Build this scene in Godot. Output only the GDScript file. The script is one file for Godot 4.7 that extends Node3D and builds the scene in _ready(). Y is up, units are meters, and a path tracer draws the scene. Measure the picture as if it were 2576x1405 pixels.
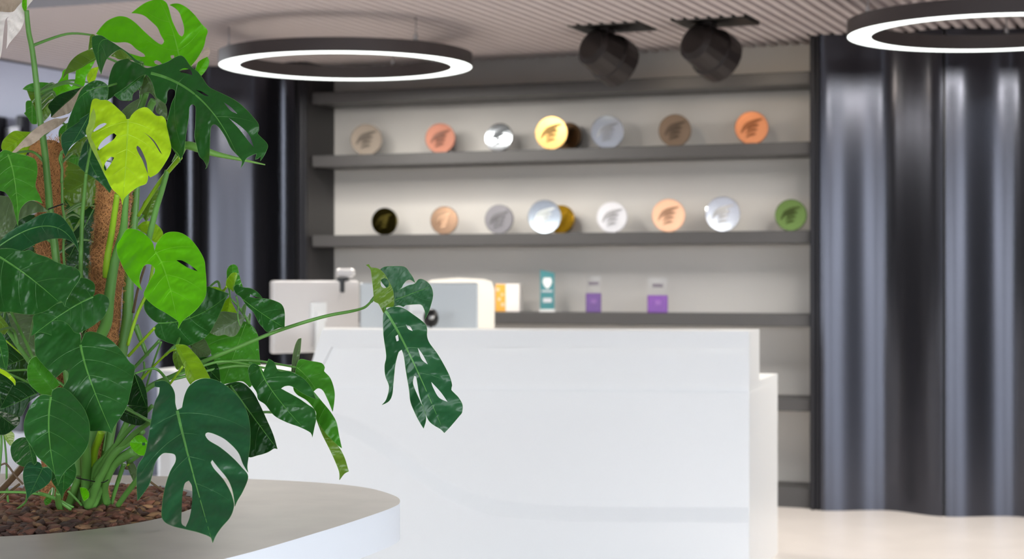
extends Node3D
# A reception area: white desk, shelf wall with metal discs, ring lamps, slat ceiling, a monstera in a table planter.

const F := 4550.0            # focal length in photo pixels (2576 x 1405 frame)
const EYE := 1.35            # camera height
const YAW := 22.0            # camera turned from the shelf wall's normal, degrees
const CEIL := 2.78
const ZP := -10.5            # front plane of the wavy wall panels
const ZB := -10.9            # back of the shelf niche
const XL := -5.70            # niche left
const XR := -2.36            # niche right
const TABLE := 0.83
const DESK := 0.936          # the desk group stands this much nearer than first measured

var fwd := Vector3(-sin(deg_to_rad(YAW)), 0, -cos(deg_to_rad(YAW)))
var rgt := Vector3(cos(deg_to_rad(YAW)), 0, -sin(deg_to_rad(YAW)))
var M := {}
var used := {}
var rng := RandomNumberGenerator.new()
var noise := FastNoiseLite.new()

func _ready():
	rng.seed = 7
	noise.seed = 3
	noise.frequency = 1.0
	set_camera_and_light()
	make_materials()
	build_room()
	build_slat_ceiling()
	build_niche()
	build_wave_walls()
	build_desk()
	build_desk_things()
	build_shelf_things()
	build_ring_lamp(Vector3(-4.765, 0, -9.255), "black ring lamp with white glowing face hung before the shelf wall")
	build_ring_lamp(Vector3(-1.14, 0, -9.22), "black ring lamp with white glowing face hung before the wavy panels")
	build_ring_lamp(Vector3(-4.765, 0, -4.2), "added black ring lamp out of view over the hall floor to lighten the planter table", 0.4)  # added lamp out of view, lightens the table top and the leaves
	build_spotlights()
	build_table()
	build_mulch()
	build_poles()
	build_plant()

func set_camera_and_light():
	var cam := Camera3D.new()
	cam.name = "camera"
	var at := CameraAttributesPhysical.new()
	at.frustum_focal_length = 77.72
	at.frustum_focus_distance = 3.85
	at.exposure_aperture = 6.0
	cam.fov = rad_to_deg(2.0 * atan(702.5 / F))
	cam.near = 0.05
	cam.far = 200.0
	cam.position = Vector3(0, EYE, 0)
	cam.rotation_degrees = Vector3(0, YAW, 0)
	cam.attributes = at
	add_child(cam)
	cam.fov = rad_to_deg(2.0 * atan(702.5 / F))
	cam.current = true
	var sky := ProceduralSkyMaterial.new()
	sky.sky_top_color = Color(0.80, 0.85, 0.92)
	sky.sky_horizon_color = Color(0.96, 0.98, 1.0)
	sky.ground_bottom_color = Color(0.50, 0.48, 0.46)
	sky.ground_horizon_color = Color(0.66, 0.65, 0.64)
	sky.sky_energy_multiplier = 2.87
	sky.ground_energy_multiplier = 1.6
	sky.sun_angle_max = 0.0
	var s := Sky.new()
	s.sky_material = sky
	var env := Environment.new()
	env.background_mode = Environment.BG_SKY
	env.sky = s
	env.tonemap_mode = Environment.TONE_MAPPER_LINEAR
	env.tonemap_exposure = 1.0
	env.sdfgi_enabled = true
	env.ssao_enabled = true
	env.ssil_enabled = true
	var we := WorldEnvironment.new()
	we.name = "environment"
	we.environment = env
	add_child(we)

# ---------------------------------------------------------------- placing
func cw(x: float, y: float, d: float) -> Vector3:            # metres right of the lens axis, height, metres ahead
	return rgt * x + fwd * d + Vector3(0, y, 0)

func pxd(x: float, y: float, d: float) -> Vector3:           # point seen at photo pixel (x, y) at depth d
	return cw((x - 1288.0) / F * d, EYE + (702.5 - y) / F * d, d)

func on_z(x: float, z: float) -> Vector3:                    # floor point of plane z under photo column x
	var dir := fwd + rgt * ((x - 1288.0) / F)
	return dir * (z / dir.z)

func depth_on_z(x: float, z: float) -> float:
	var dir := fwd + rgt * ((x - 1288.0) / F)
	return z / dir.z

# ---------------------------------------------------------------- naming
func numbered(called: String) -> String:
	used[called] = used.get(called, -1) + 1
	return called if used[called] == 0 else "%s_%03d" % [called, used[called]]

func thing(called: String, label: String, category: String, at := Vector3.ZERO, turn := 0.0, group := "") -> Node3D:
	var o := Node3D.new()
	o.name = numbered(called)
	add_child(o)
	o.position = at
	o.rotation.y = turn
	tag(o, label, category, group)
	return o

func tag(o: Node, label: String, category: String, group := "") -> void:
	o.set_meta("label", label)
	o.set_meta("category", category)
	if group != "":
		o.set_meta("group", group)

func part(called: String, mesh: Mesh, mat: Material, parent: Node, at := Vector3.ZERO, rot := Vector3.ZERO) -> MeshInstance3D:
	var o := MeshInstance3D.new()
	o.name = called
	o.mesh = mesh
	o.material_override = mat
	parent.add_child(o, true)
	o.position = at
	o.rotation = rot
	return o

func struct(called: String, mesh: Mesh, mat: Material, at := Vector3.ZERO, label := "", category := "") -> MeshInstance3D:
	var o := part(numbered(called), mesh, mat, self, at)
	o.set_meta("kind", "structure")
	if label != "":
		tag(o, label, category)
	return o

# ---------------------------------------------------------------- shapes
func quad(st: SurfaceTool, a: Vector3, b: Vector3, c: Vector3, d: Vector3) -> void:
	for p in [a, b, c, a, c, d]:
		st.add_vertex(p)

func new_st(smooth := false) -> SurfaceTool:
	var st := SurfaceTool.new()
	st.begin(Mesh.PRIMITIVE_TRIANGLES)
	st.set_smooth_group(0 if smooth else -1)
	return st

func done(st: SurfaceTool) -> ArrayMesh:
	st.generate_normals()
	return st.commit()

func prism(poly: PackedVector2Array, y0: float, y1: float) -> ArrayMesh:   # plan polygon (x, z) raised from y0 to y1
	var st := new_st()
	prism_into(st, poly, y0, y1)
	return done(st)

func prism_into(st: SurfaceTool, poly: PackedVector2Array, y0: float, y1: float) -> void:
	if Geometry2D.is_polygon_clockwise(poly):
		poly.reverse()
	var tri := Geometry2D.triangulate_polygon(poly)
	for i in range(0, tri.size(), 3):
		var a := poly[tri[i]]
		var b := poly[tri[i + 1]]
		var c := poly[tri[i + 2]]
		if (b - a).cross(c - a) < 0.0:
			var s := b
			b = c
			c = s
		for p in [a, b, c]:
			st.add_vertex(Vector3(p.x, y1, p.y))
		for p in [a, c, b]:
			st.add_vertex(Vector3(p.x, y0, p.y))
	for i in poly.size():
		var a := poly[i]
		var b := poly[(i + 1) % poly.size()]
		quad(st, Vector3(a.x, y1, a.y), Vector3(a.x, y0, a.y), Vector3(b.x, y0, b.y), Vector3(b.x, y1, b.y))

func box(sx: float, sy: float, sz: float, r := 0.0) -> ArrayMesh:           # box centred in x and z, standing on y = 0, edges chamfered by r
	if r <= 0.0:
		return prism(PackedVector2Array([Vector2(-sx / 2, -sz / 2), Vector2(sx / 2, -sz / 2), Vector2(sx / 2, sz / 2), Vector2(-sx / 2, sz / 2)]), 0, sy)
	var st := new_st()
	var rings := []
	for lv in [[0.0, r], [r, 0.0], [sy - r, 0.0], [sy, r]]:
		var ring := []
		for c in [[-1, -1], [1, -1], [1, 1], [-1, 1]]:
			var hx: float = sx / 2 - lv[1]
			var hz: float = sz / 2 - lv[1]
			var cut := r * 0.9
			var p1 := Vector3(c[0] * hx, lv[0], c[1] * (hz - cut))
			var p2 := Vector3(c[0] * (hx - cut), lv[0], c[1] * hz)
			if c[0] * c[1] > 0:
				ring.append(p1); ring.append(p2)
			else:
				ring.append(p2); ring.append(p1)
		rings.append(ring)
	for k in 3:
		for i in 8:
			var j := (i + 1) % 8
			quad(st, rings[k + 1][i], rings[k + 1][j], rings[k][j], rings[k][i])
	for i in range(1, 7):
		for p in [rings[3][0], rings[3][i + 1], rings[3][i]]:
			st.add_vertex(p)
		for p in [rings[0][0], rings[0][i], rings[0][i + 1]]:
			st.add_vertex(p)
	return done(st)

func lathe(profile: Array, n := 32, smooth := true) -> ArrayMesh:            # [[radius, y], ...] bottom to top
	var st := new_st(smooth)
	for k in profile.size() - 1:
		var a: Array = profile[k]
		var b: Array = profile[k + 1]
		for i in n:
			var t0 := TAU * i / n
			var t1 := TAU * (i + 1) / n
			var p0 := Vector3(cos(t0) * a[0], a[1], sin(t0) * a[0])
			var p1 := Vector3(cos(t1) * a[0], a[1], sin(t1) * a[0])
			var q0 := Vector3(cos(t0) * b[0], b[1], sin(t0) * b[0])
			var q1 := Vector3(cos(t1) * b[0], b[1], sin(t1) * b[0])
			if a[0] > 1e-5:
				for p in [p0, p1, q1]:
					st.add_vertex(p)
			if b[0] > 1e-5:
				for p in [p0, q1, q0]:
					st.add_vertex(p)
	return done(st)

func smooth_line(pts: Array, per := 6) -> Array:
	var out := []
	for i in pts.size() - 1:
		var p0 = pts[maxi(i - 1, 0)]
		var p1 = pts[i]
		var p2 = pts[i + 1]
		var p3 = pts[mini(i + 2, pts.size() - 1)]
		for k in per:
			var t := float(k) / per
			out.append(0.5 * (2.0 * p1 + (p2 - p0) * t + (2.0 * p0 - 5.0 * p1 + 4.0 * p2 - p3) * t * t + (3.0 * p1 - p0 - 3.0 * p2 + p3) * t * t * t))
	out.append(pts[-1])
	return out

func tube_into(st: SurfaceTool, pts: Array, radii: Array, n := 8) -> void:
	var rings := []
	for i in pts.size():
		var t: Vector3 = (pts[mini(i + 1, pts.size() - 1)] - pts[maxi(i - 1, 0)]).normalized()
		var s := t.cross(Vector3(0.31, 0.2, 0.93)).normalized()
		var u := s.cross(t)
		var ring := []
		for k in n:
			ring.append(pts[i] + (s * cos(TAU * k / n) + u * sin(TAU * k / n)) * radii[i])
		rings.append(ring)
	for i in pts.size() - 1:
		for k in n:
			var j := (k + 1) % n
			quad(st, rings[i][k], rings[i][j], rings[i + 1][j], rings[i + 1][k])
	for k in range(1, n - 1):
		for p in [rings[0][0], rings[0][k + 1], rings[0][k]]:
			st.add_vertex(p)
		for p in [rings[-1][0], rings[-1][k], rings[-1][k + 1]]:
			st.add_vertex(p)

func tube(pts: Array, radii: Array, n := 8) -> ArrayMesh:
	var st := new_st(true)
	tube_into(st, pts, radii, n)
	return done(st)

# ---------------------------------------------------------------- materials
func mat(c: Color, rough := 0.6, metal := 0.0, spec := 0.5) -> StandardMaterial3D:
	var m := StandardMaterial3D.new()
	m.albedo_color = c
	m.roughness = rough
	m.metallic = metal
	m.metallic_specular = spec
	return m

func grain(m: StandardMaterial3D, freq: float, lo: float, scale: float, bump := 0.0) -> StandardMaterial3D:   # mottled tone, and relief if bump > 0
	var n := FastNoiseLite.new()
	n.frequency = freq
	n.fractal_octaves = 4
	var t := NoiseTexture2D.new()
	t.width = 256
	t.height = 256
	t.seamless = true
	t.noise = n
	var g := Gradient.new()
	g.set_color(0, Color(lo, lo, lo))
	g.set_color(1, Color(1, 1, 1))
	t.color_ramp = g
	m.albedo_texture = t
	m.uv1_triplanar = true
	m.uv1_world_triplanar = true
	m.uv1_scale = Vector3.ONE * scale
	if bump > 0.0:
		m.heightmap_enabled = true
		m.heightmap_texture = t
		m.heightmap_scale = bump
	return m

func leaf_mat(rough: float, back: Color) -> StandardMaterial3D:
	var m := mat(Color(1, 1, 1), rough)
	m.vertex_color_use_as_albedo = true
	m.backlight_enabled = true
	m.backlight = back
	m.cull_mode = BaseMaterial3D.CULL_DISABLED
	return m

func make_materials():
	M.floor = grain(mat(Color(0.89, 0.855, 0.83), 0.32), 0.02, 0.96, 0.5)
	M.white = mat(Color(0.94, 0.94, 0.935), 0.35)
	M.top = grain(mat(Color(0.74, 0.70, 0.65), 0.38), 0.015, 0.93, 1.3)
	M.edge = mat(Color(0.93, 0.94, 0.95), 0.35)
	M.panel = mat(Color(0.80, 0.785, 0.765), 0.5)
	M.shelf = mat(Color(0.29, 0.285, 0.285), 0.45)
	M.dark = mat(Color(0.15, 0.142, 0.146), 0.45)
	M.wave = mat(Color(0.285, 0.29, 0.32), 0.24, 0.9)
	M.post = mat(Color(0.13, 0.13, 0.15), 0.35, 0.3)
	M.slat = mat(Color(0.87, 0.825, 0.815), 0.6)
	M.void = mat(Color(0.62, 0.62, 0.64), 0.9)
	M.ceiling = mat(Color(0.62, 0.63, 0.67), 0.8)
	M.lavender = mat(Color(0.88, 0.88, 0.92), 0.8)
	M.brown = grain(mat(Color(0.30, 0.23, 0.19), 0.6), 0.02, 0.8, 0.7)
	M.frame = mat(Color(0.16, 0.15, 0.16), 0.4)
	M.black = mat(Color(0.075, 0.070, 0.072), 0.4)
	M.lampbody = mat(Color(0.30, 0.275, 0.275), 0.45)
	M.spot = mat(Color(0.17, 0.145, 0.14), 0.42)
	M.steel = mat(Color(0.75, 0.75, 0.75), 0.3, 1.0)
	M.screen = mat(Color(0.86, 0.84, 0.83), 0.4)
	M.screen2 = mat(Color(0.78, 0.80, 0.81), 0.4)
	M.cream = mat(Color(0.95, 0.92, 0.87), 0.4)
	var glow := mat(Color(1, 1, 1), 0.5)
	glow.emission_enabled = true
	glow.emission = Color(0.97, 1.0, 0.98)
	glow.emission_energy_multiplier = 3.0
	M.glow = glow
	M.soil = grain(mat(Color(0.14, 0.09, 0.07), 0.95), 0.1, 0.4, 4.0, 1.0)
	M.coir = grain(mat(Color(0.78, 0.54, 0.34), 0.9), 0.12, 0.6, 6.0, 0.6)
	M.fibre = mat(Color(0.88, 0.63, 0.40), 0.8)
	M.leaf = leaf_mat(0.30, Color(0.55, 0.70, 0.25))
	M.young = leaf_mat(0.33, Color(0.75, 0.85, 0.25))
	M.dry = leaf_mat(0.55, Color(0.5, 0.45, 0.4))
	M.stalk = mat(Color(1, 1, 1), 0.42)
	M.stalk.vertex_color_use_as_albedo = true

# ---------------------------------------------------------------- setting
func slab(called: String, x0: float, x1: float, y0: float, y1: float, z0: float, z1: float, m: Material, label := "", category := "") -> MeshInstance3D:
	return struct(called, box(x1 - x0, y1 - y0, z1 - z0), m, Vector3((x0 + x1) / 2, y0, (z0 + z1) / 2), label, category)

func build_room():
	slab("floor", -12.2, 5.7, -0.2, 0.0, -13.6, 6.0, M.floor, "glossy cream floor of the reception hall", "floor")
	# walls around the hall: behind the niche and the panels, far hall at the left, sides, window front behind the camera
	slab("wall_back", -7.25, 5.7, 0.0, 3.6, -11.2, -10.96, M.dark, "dark wall behind the wavy panels", "wall")
	slab("wall_far", -12.2, -7.25, 0.0, 3.6, -13.6, -13.3, M.lavender, "pale lavender wall of the hall beyond the panels", "wall")
	slab("wall_inner", -7.25, -7.13, 0.0, 3.6, -13.3, -11.2, M.lavender)
	slab("wall_right", 5.5, 5.7, 0.0, 3.6, -10.96, -4.6, M.brown)
	slab("wall_right_front", 5.5, 5.7, 0.0, 3.6, 4.5, 6.0, M.brown)
	slab("wall_right_head", 5.5, 5.7, CEIL, 3.6, -4.6, 4.5, M.ceiling)
	slab("wall_left_front", -12.2, -12.0, 0.0, 3.6, -9.6, 6.0, M.brown)
	slab("wall_left_sill", -12.2, -12.0, 0.0, 0.1, -13.3, -9.6, M.lavender)
	slab("wall_left_head", -12.2, -12.0, 3.35, 3.6, -13.3, -9.6, M.lavender)
	slab("wall_front", -12.0, -5.0, 0.0, 3.6, 5.8, 6.0, M.brown)
	slab("wall_front_head", -5.0, 5.5, 2.78, 3.6, 5.8, 6.0, M.ceiling)
	# high ceiling over the left hall, lower ceiling over the desk side, both closed
	slab("ceiling_high", -12.2, -7.45, 3.4, 3.6, -13.6, 6.0, M.ceiling)
	slab("ceiling_front", -7.45, 5.7, CEIL, 3.0, -7.9, 6.0, M.ceiling, "smooth grey ceiling in front of the slats", "ceiling")
	slab("ceiling_plenum", -7.45, 5.7, 3.3, 3.4, -11.2, -7.9, M.void)
	slab("trim_1", -7.47, -7.45, CEIL - 0.01, 3.4, -10.96, 6.0, M.frame)
	# window front behind the camera
	var w := Node3D.new()
	w.name = "window_1"
	add_child(w)
	w.set_meta("kind", "structure")
	for i in 7:
		part("mullion", box(0.07, 2.78, 0.12, 0.01), M.frame, w, Vector3(-4.96 + i * 10.4 / 6.0, 0, 5.86))
	for i in 6:
		part("mullion", box(0.12, 2.78, 0.07, 0.01), M.frame, w, Vector3(5.6, 0, -4.56 + i * 9.02 / 5.0))
	part("rail", box(10.5, 0.08, 0.12, 0.01), M.frame, w, Vector3(0.25, 0.0, 5.86))
	part("rail", box(10.5, 0.08, 0.12, 0.01), M.frame, w, Vector3(0.25, 2.70, 5.86))
	var w2 := Node3D.new()
	w2.name = "added_window_2"  # unseen window opening, added so daylight brightens the far hall wall
	add_child(w2)
	w2.set_meta("kind", "structure")
	for i in 4:
		part("mullion", box(0.1, 3.25, 0.06, 0.01), M.frame, w2, Vector3(-12.08, 0.1, -13.2 + i * 1.18))
	# dark framed door in the far hall
	var door := Node3D.new()
	door.name = "door_1"
	add_child(door)
	door.set_meta("kind", "structure")
	tag(door, "dark framed door in the far hall behind the plant", "door")
	part("leaf_panel", box(1.3, 2.7, 0.05), M.frame, door, Vector3(-10.72, 0.0, -13.26))
	part("jamb", box(0.08, 2.8, 0.12, 0.01), M.dark, door, Vector3(-10.02, 0.0, -13.24))
	part("jamb", box(0.08, 2.8, 0.12, 0.01), M.dark, door, Vector3(-10.28, 0.0, -13.24))
	var sign := part("sign_plate", box(0.10, 0.13, 0.03, 0.005), M.screen, door, Vector3(-10.05, 2.57, -13.16))
	sign.set_meta("label", "small white plate")

func build_slat_ceiling():
	var c := Node3D.new()
	c.name = "ceiling"
	add_child(c)
	c.set_meta("kind", "structure")
	tag(c, "slatted ceiling of pale pinkish strips with dark gaps", "ceiling")
	var pitch := 0.069
	var zl := 3.02
	var mesh := box(0.040, 0.085, zl, 0.003)
	var n := int((0.9 + 7.44) / pitch)
	for i in n:
		part("slat", mesh, M.slat, c, Vector3(-7.43 + i * pitch, CEIL, -7.9 - zl / 2))
	for k in 4:
		part("carrier", box(8.4, 0.03, 0.03), M.void, c, Vector3(-3.25, CEIL + 0.086, -8.2 - k * 0.8))

func build_niche():
	slab("wall_niche", XL, XR, 0.0, 2.9, ZB - 0.05, ZB, M.panel, "light grey back panel of the shelf niche", "wall")
	slab("trim_2", XL - 0.03, XL, 0.0, CEIL, ZB - 0.05, ZP - 0.02, M.dark)
	slab("trim_3", XR, XR + 0.02, 0.0, CEIL, ZB - 0.05, ZP - 0.02, M.dark)
	for p in [[XL - 0.03, "dark slim metal post at the left end of the shelves"], [XR + 0.035, "dark slim metal post at the right end of the shelves"]]:
		var t := thing("metal_post", p[1], "post", Vector3(p[0], 0, ZP - 0.01))
		part("shaft", box(0.034, CEIL, 0.05, 0.006), M.post, t, Vector3(-0.012, 0, 0))
		part("flange", box(0.020, CEIL, 0.09, 0.004), M.post, t, Vector3(0.017, 0, -0.025))
	var lev := [[2.505, "shelf above all the discs under the slat ceiling"], [2.09, "shelf carrying the upper row of metal discs"], [1.565, "shelf carrying the lower row of metal discs"], [1.07, "shelf carrying the awards behind the desk"], [0.57, "low shelf beside the desk end"]]
	for l in lev:
		var t := thing("wall_shelf", "long dark grey " + l[1], "shelf", Vector3((XL + XR) / 2, l[0], ZB + 0.17), 0.0, "wall shelves")
		part("board", box(XR - XL - 0.02, 0.075, 0.335, 0.004), M.shelf, t)
	var b := thing("plinth", "dark plinth board at the foot of the shelf niche", "plinth", Vector3((XL + XR) / 2, 0, ZB + 0.17))
	part("board", box(XR - XL - 0.02, 0.115, 0.335, 0.004), M.shelf, b)

func wave_panel(w: float) -> ArrayMesh:
	var st := new_st(true)
	var n := 48
	var h := CEIL
	var fr := []
	for i in n + 1:
		var u := float(i) / n
		fr.append(Vector3(u * w, 0, -0.078 * (1.0 - cos(TAU * u)) ))
	var back := Vector3(0, 0, -0.02)
	var up := Vector3(0, h, 0)
	for i in n:
		quad(st, fr[i] + up, fr[i + 1] + up, fr[i + 1], fr[i])
		quad(st, fr[i + 1] + up + back, fr[i] + up + back, fr[i] + back, fr[i + 1] + back)
	st.set_smooth_group(-1)
	for e in [[0, false], [n, true]]:
		var a: Vector3 = fr[e[0]]
		if e[1]:
			quad(st, a + up, a + up + back, a + back, a)
		else:
			quad(st, a + up + back, a + up, a, a + back)
	return done(st)

func build_wave_walls():
	var w := 0.705
	var mesh := wave_panel(w)
	for side in [["wall_panelled", XR + 0.07, 5, "right of the shelf niche"], ["wall_panelled_far", XL - 0.06 - 2 * 0.72, 2, "left of the shelf niche behind the plant"]]:
		var t := Node3D.new()
		t.name = side[0]
		add_child(t)
		t.set_meta("kind", "structure")
		tag(t, "glossy dark wavy metal wall panels " + side[3], "wall")
		for i in side[2]:
			var x: float = side[1] + i * 0.72
			part("panel", mesh, M.wave, t, Vector3(x, 0.0, ZP + 0.02))
			part("joint", box(0.008, CEIL, 0.03), M.black, t, Vector3(x + w + 0.0075, 0, ZP - 0.01))

# ---------------------------------------------------------------- desk
func plan(pts: Array) -> PackedVector2Array:                    # [[x, d], ...] in metres right of and ahead of the lens
	var out := PackedVector2Array()
	for p in pts:
		var v := cw(p[0] * DESK, 0, p[1] * DESK)
		out.append(Vector2(v.x, v.z))
	return out

func desk_front(a: float) -> float:                             # depth of the desk's front plane at image slope a
	return 8.758 / (1.0 + a * 0.14)

func front_point(x: float, y: float, off: float) -> Vector3:    # photo pixel on the desk's front plane, moved off towards the viewer
	var a := (x - 1288.0) / F
	var p := pxd(x, y, desk_front(a) * DESK)
	return p + desk_normal() * off

func desk_normal() -> Vector3:
	var p := cw(-0.5, 0, desk_front(-0.5 / 8.8))
	var a0 := cw(-0.1 * desk_front(-0.1), 0, desk_front(-0.1))
	var a1 := cw(0.1 * desk_front(0.1), 0, desk_front(0.1))
	return (a1 - a0).normalized().cross(Vector3.UP)

func plate(poly: PackedVector2Array, t0: float, t1: float, flare := Vector2.ZERO, flared := 0) -> ArrayMesh:   # polygon in photo pixels on the desk's front plane, between two offsets, chamfered in front
	var st := new_st()
	var foot := poly.duplicate()                                # outline at the foot: its first points lie further out, as a sloped edge
	for i in flared:
		foot[i] = Vector2(minf(foot[i].x + flare.x, poly[flared - 1].x), foot[i].y + flare.y)
	if not Geometry2D.is_polygon_clockwise(poly):
		poly.reverse()
		foot.reverse()
	var tri := Geometry2D.triangulate_polygon(poly)
	for i in range(0, tri.size(), 3):
		var q := [poly[tri[i]], poly[tri[i + 1]], poly[tri[i + 2]]]
		if (q[1] - q[0]).cross(q[2] - q[0]) < 0.0:
			q = [q[0], q[2], q[1]]
		for p in q:
			st.add_vertex(front_point(p.x, p.y, t1))
	for i in poly.size():
		var a := poly[i]
		var b := poly[(i + 1) % poly.size()]
		var a0 := front_point(foot[i].x, foot[i].y, t0)
		var a1 := front_point(a.x, a.y, t1)
		var b0 := front_point(foot[(i + 1) % poly.size()].x, foot[(i + 1) % poly.size()].y, t0)
		var b1 := front_point(b.x, b.y, t1)
		quad(st, a1, b1, b0, a0)
	return done(st)

func build_desk():
	var t := thing("reception_desk", "white reception desk with raised counter and curved relief on its front", "desk")
	var s := sin(deg_to_rad(16.0))
	var c := cos(deg_to_rad(16.0))
	var fr := [1.1284, 8.6]
	var al := (783.0 - 1288.0) / F
	var dl := desk_front(al)
	# lower body with the work top
	var af := (622.0 - 1288.0) / F
	var df := desk_front(af)
	var end_l := [(402.0 - 1288.0) / F * 9.9, 9.9]
	var low := plan([fr, [fr[0] + s, fr[1] + c], [-0.35, 9.95], [-1.2, 10.35], [-1.80, 10.75], [end_l[0] - 0.04, 10.05], [end_l[0], 9.9], [end_l[0] + 0.07, 9.83], [af * df, df]])
	part("body", prism(low, 0.0, 0.847), M.white, t)
	var top := plan([[fr[0] - 0.0, fr[1] + 0.01], [fr[0] + s, fr[1] + c], [-0.35, 9.95], [-1.2, 10.35], [-1.80, 10.75], [end_l[0] - 0.04, 10.05], [end_l[0], 9.9], [end_l[0] + 0.07, 9.83], [af * df, df + 0.01]])
	part("worktop", prism(top, 0.847, 0.885), M.white, t)
	# raised counter: slanted left end
	var st := new_st()
	var ring := []
	for lv in [[0.885, 770.0], [1.121, 812.0]]:
		var a: float = (lv[1] - 1288.0) / F
		var d := desk_front(a)
		var p := [cw(fr[0] * DESK, lv[0], fr[1] * DESK), cw((fr[0] + 0.33 * s) * DESK, lv[0], (fr[1] + 0.33 * c) * DESK), cw((a * d - 0.02) * DESK, lv[0], (d + 0.33) * DESK), cw(a * d * DESK, lv[0], d * DESK)]
		ring.append(p)
	for i in 4:
		var j := (i + 1) % 4
		quad(st, ring[1][i], ring[1][j], ring[0][j], ring[0][i])
	quad(st, ring[1][0], ring[1][3], ring[1][2], ring[1][1])
	quad(st, ring[0][0], ring[0][1], ring[0][2], ring[0][3])
	part("counter", done(st), M.white, t)
	# relief on the front: lower field under a swung line, band under the counter edge, end strips
	var curve := smooth_line([Vector2(620, 1062), Vector2(780, 1066), Vector2(870, 1088), Vector2(960, 1140), Vector2(1050, 1206), Vector2(1150, 1264), Vector2(1250, 1294), Vector2(1400, 1308), Vector2(1600, 1311), Vector2(1884, 1312)], 5)
	var poly := PackedVector2Array()
	for p in curve:
		poly.append(p)
	poly.append(Vector2(1884, 1460))
	poly.append(Vector2(800, 1442))
	poly.append(Vector2(620, 1436))
	part("front_field", plate(poly, 0.0005, 0.021, Vector2(16, -36), curve.size()), M.white, t)
	part("front_band", plate(PackedVector2Array([Vector2(813, 829), Vector2(1884, 832), Vector2(1884, 873), Vector2(838, 870), Vector2(800, 945), Vector2(776, 945)]), -0.02, 0.022), M.white, t)

func monitor(called: String, label: String, w: float, h: float, at: Vector3, turn: float, m: Material, neck: float) -> Node3D:
	var t := thing(called, label, "monitor", at, turn)
	part("screen_back", box(w, h, 0.035, 0.008), m, t, Vector3(0, neck, 0))
	part("display", box(w - 0.02, h - 0.03, 0.004), M.black, t, Vector3(0, neck + 0.015, -0.019))
	part("neck", box(0.055, neck + 0.20, 0.025, 0.005), M.white, t, Vector3(0, 0.008, 0.035))
	part("base", box(0.24, 0.012, 0.19, 0.004), M.white, t, Vector3(0, 0, 0.02))
	part("hinge_cover", box(0.10, 0.10, 0.02, 0.004), M.white, t, Vector3(0, neck + h * 0.42, 0.024))
	return t

func build_desk_things():
	var y := 0.885
	var p1 := pxd(793, 0, 9.1)
	var mo := monitor("monitor", "white backed monitor turned aside with a webcam on its top edge", 0.56, 0.36, Vector3(p1.x, y, p1.z), deg_to_rad(22.0 + 46.0), M.screen, 0.10)
	var wc := thing("webcam", "white and black webcam clipped on the turned monitor", "webcam", mo.to_global(Vector3(0.20, 0.4605, 0.0)), deg_to_rad(22))
	part("housing", box(0.095, 0.048, 0.05, 0.012), M.screen, wc, Vector3(0.0, 0.014, 0.0))
	part("clip", box(0.055, 0.014, 0.05, 0.003), M.black, wc, Vector3(-0.01, 0.0, 0.0))
	part("bracket", box(0.042, 0.075, 0.02, 0.004), M.black, wc, Vector3(-0.022, -0.062, 0.040))
	var c0 := Vector3(-0.02, -0.06, 0.05)
	part("cable", tube(smooth_line([c0, c0 + Vector3(-0.02, -0.10, 0.01), c0 + Vector3(0.0, -0.2, 0.0), c0 + Vector3(0.05, -0.28, -0.01)], 5), [0.003, 0.003, 0.003, 0.003, 0.003, 0.003, 0.003, 0.003, 0.003, 0.003, 0.003, 0.003, 0.003, 0.003, 0.003, 0.003], 6), M.screen, wc)
	var p2 := pxd(1054, 0, 8.85)
	monitor("monitor", "light grey backed monitor facing the shelf wall behind the counter", 0.58, 0.35, Vector3(p2.x, y, p2.z), deg_to_rad(22.0 - 4.0), M.screen2, 0.10)
	var p3 := pxd(1084, 0, 8.62)
	var ball := thing("desk_camera", "small round black device on a stem before the grey monitor", "camera", Vector3(p3.x, y, p3.z), deg_to_rad(22))
	part("ball", lathe([[0.0, 0.24], [0.022, 0.243], [0.034, 0.26], [0.037, 0.282], [0.033, 0.305], [0.02, 0.321], [0.0, 0.326]], 20), M.black, ball)
	part("stem", lathe([[0.006, 0.01], [0.006, 0.245]], 10), M.black, ball)
	part("foot", lathe([[0.0, 0.0], [0.04, 0.0], [0.04, 0.008], [0.0, 0.012]], 20), M.black, ball)
	var lens := part("lens", lathe([[0.0, 0.0], [0.013, 0.0], [0.013, 0.006], [0.0, 0.007]], 14), M.steel, ball, Vector3(0.004, 0.285, 0.033), Vector3(PI / 2, 0, 0))
	lens.set_meta("label", "shiny lens")
	# chair behind the counter
	var p4 := pxd(1152, 0, 10.5)
	var ch := thing("office_chair", "cream office chair with tall rounded back behind the counter", "chair", Vector3(p4.x, 0, p4.z), deg_to_rad(22))
	var st := new_st()
	var o := PackedVector2Array()
	for q in [[-0.21, 0.42], [-0.21, 1.28], [-0.195, 1.325], [-0.15, 1.348], [0.0, 1.36], [0.15, 1.352], [0.195, 1.338], [0.212, 1.29], [0.215, 0.42]]:
		o.append(Vector2(q[0], q[1]))
	var bm := prism(o, -0.035, 0.035)
	part("backrest", bm, M.cream, ch, Vector3(0, 0, 0), Vector3(-PI / 2, 0, 0))
	part("seat", box(0.46, 0.07, 0.44, 0.02), M.cream, ch, Vector3(0, 0.42, 0.22))
	part("column", lathe([[0.03, 0.06], [0.03, 0.42]], 14), M.steel, ch, Vector3(0, 0, 0.22))
	part("foot", lathe([[0.0, 0.0], [0.27, 0.0], [0.27, 0.02], [0.05, 0.06], [0.0, 0.06]], 24), M.steel, ch, Vector3(0, 0, 0.22))

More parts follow.
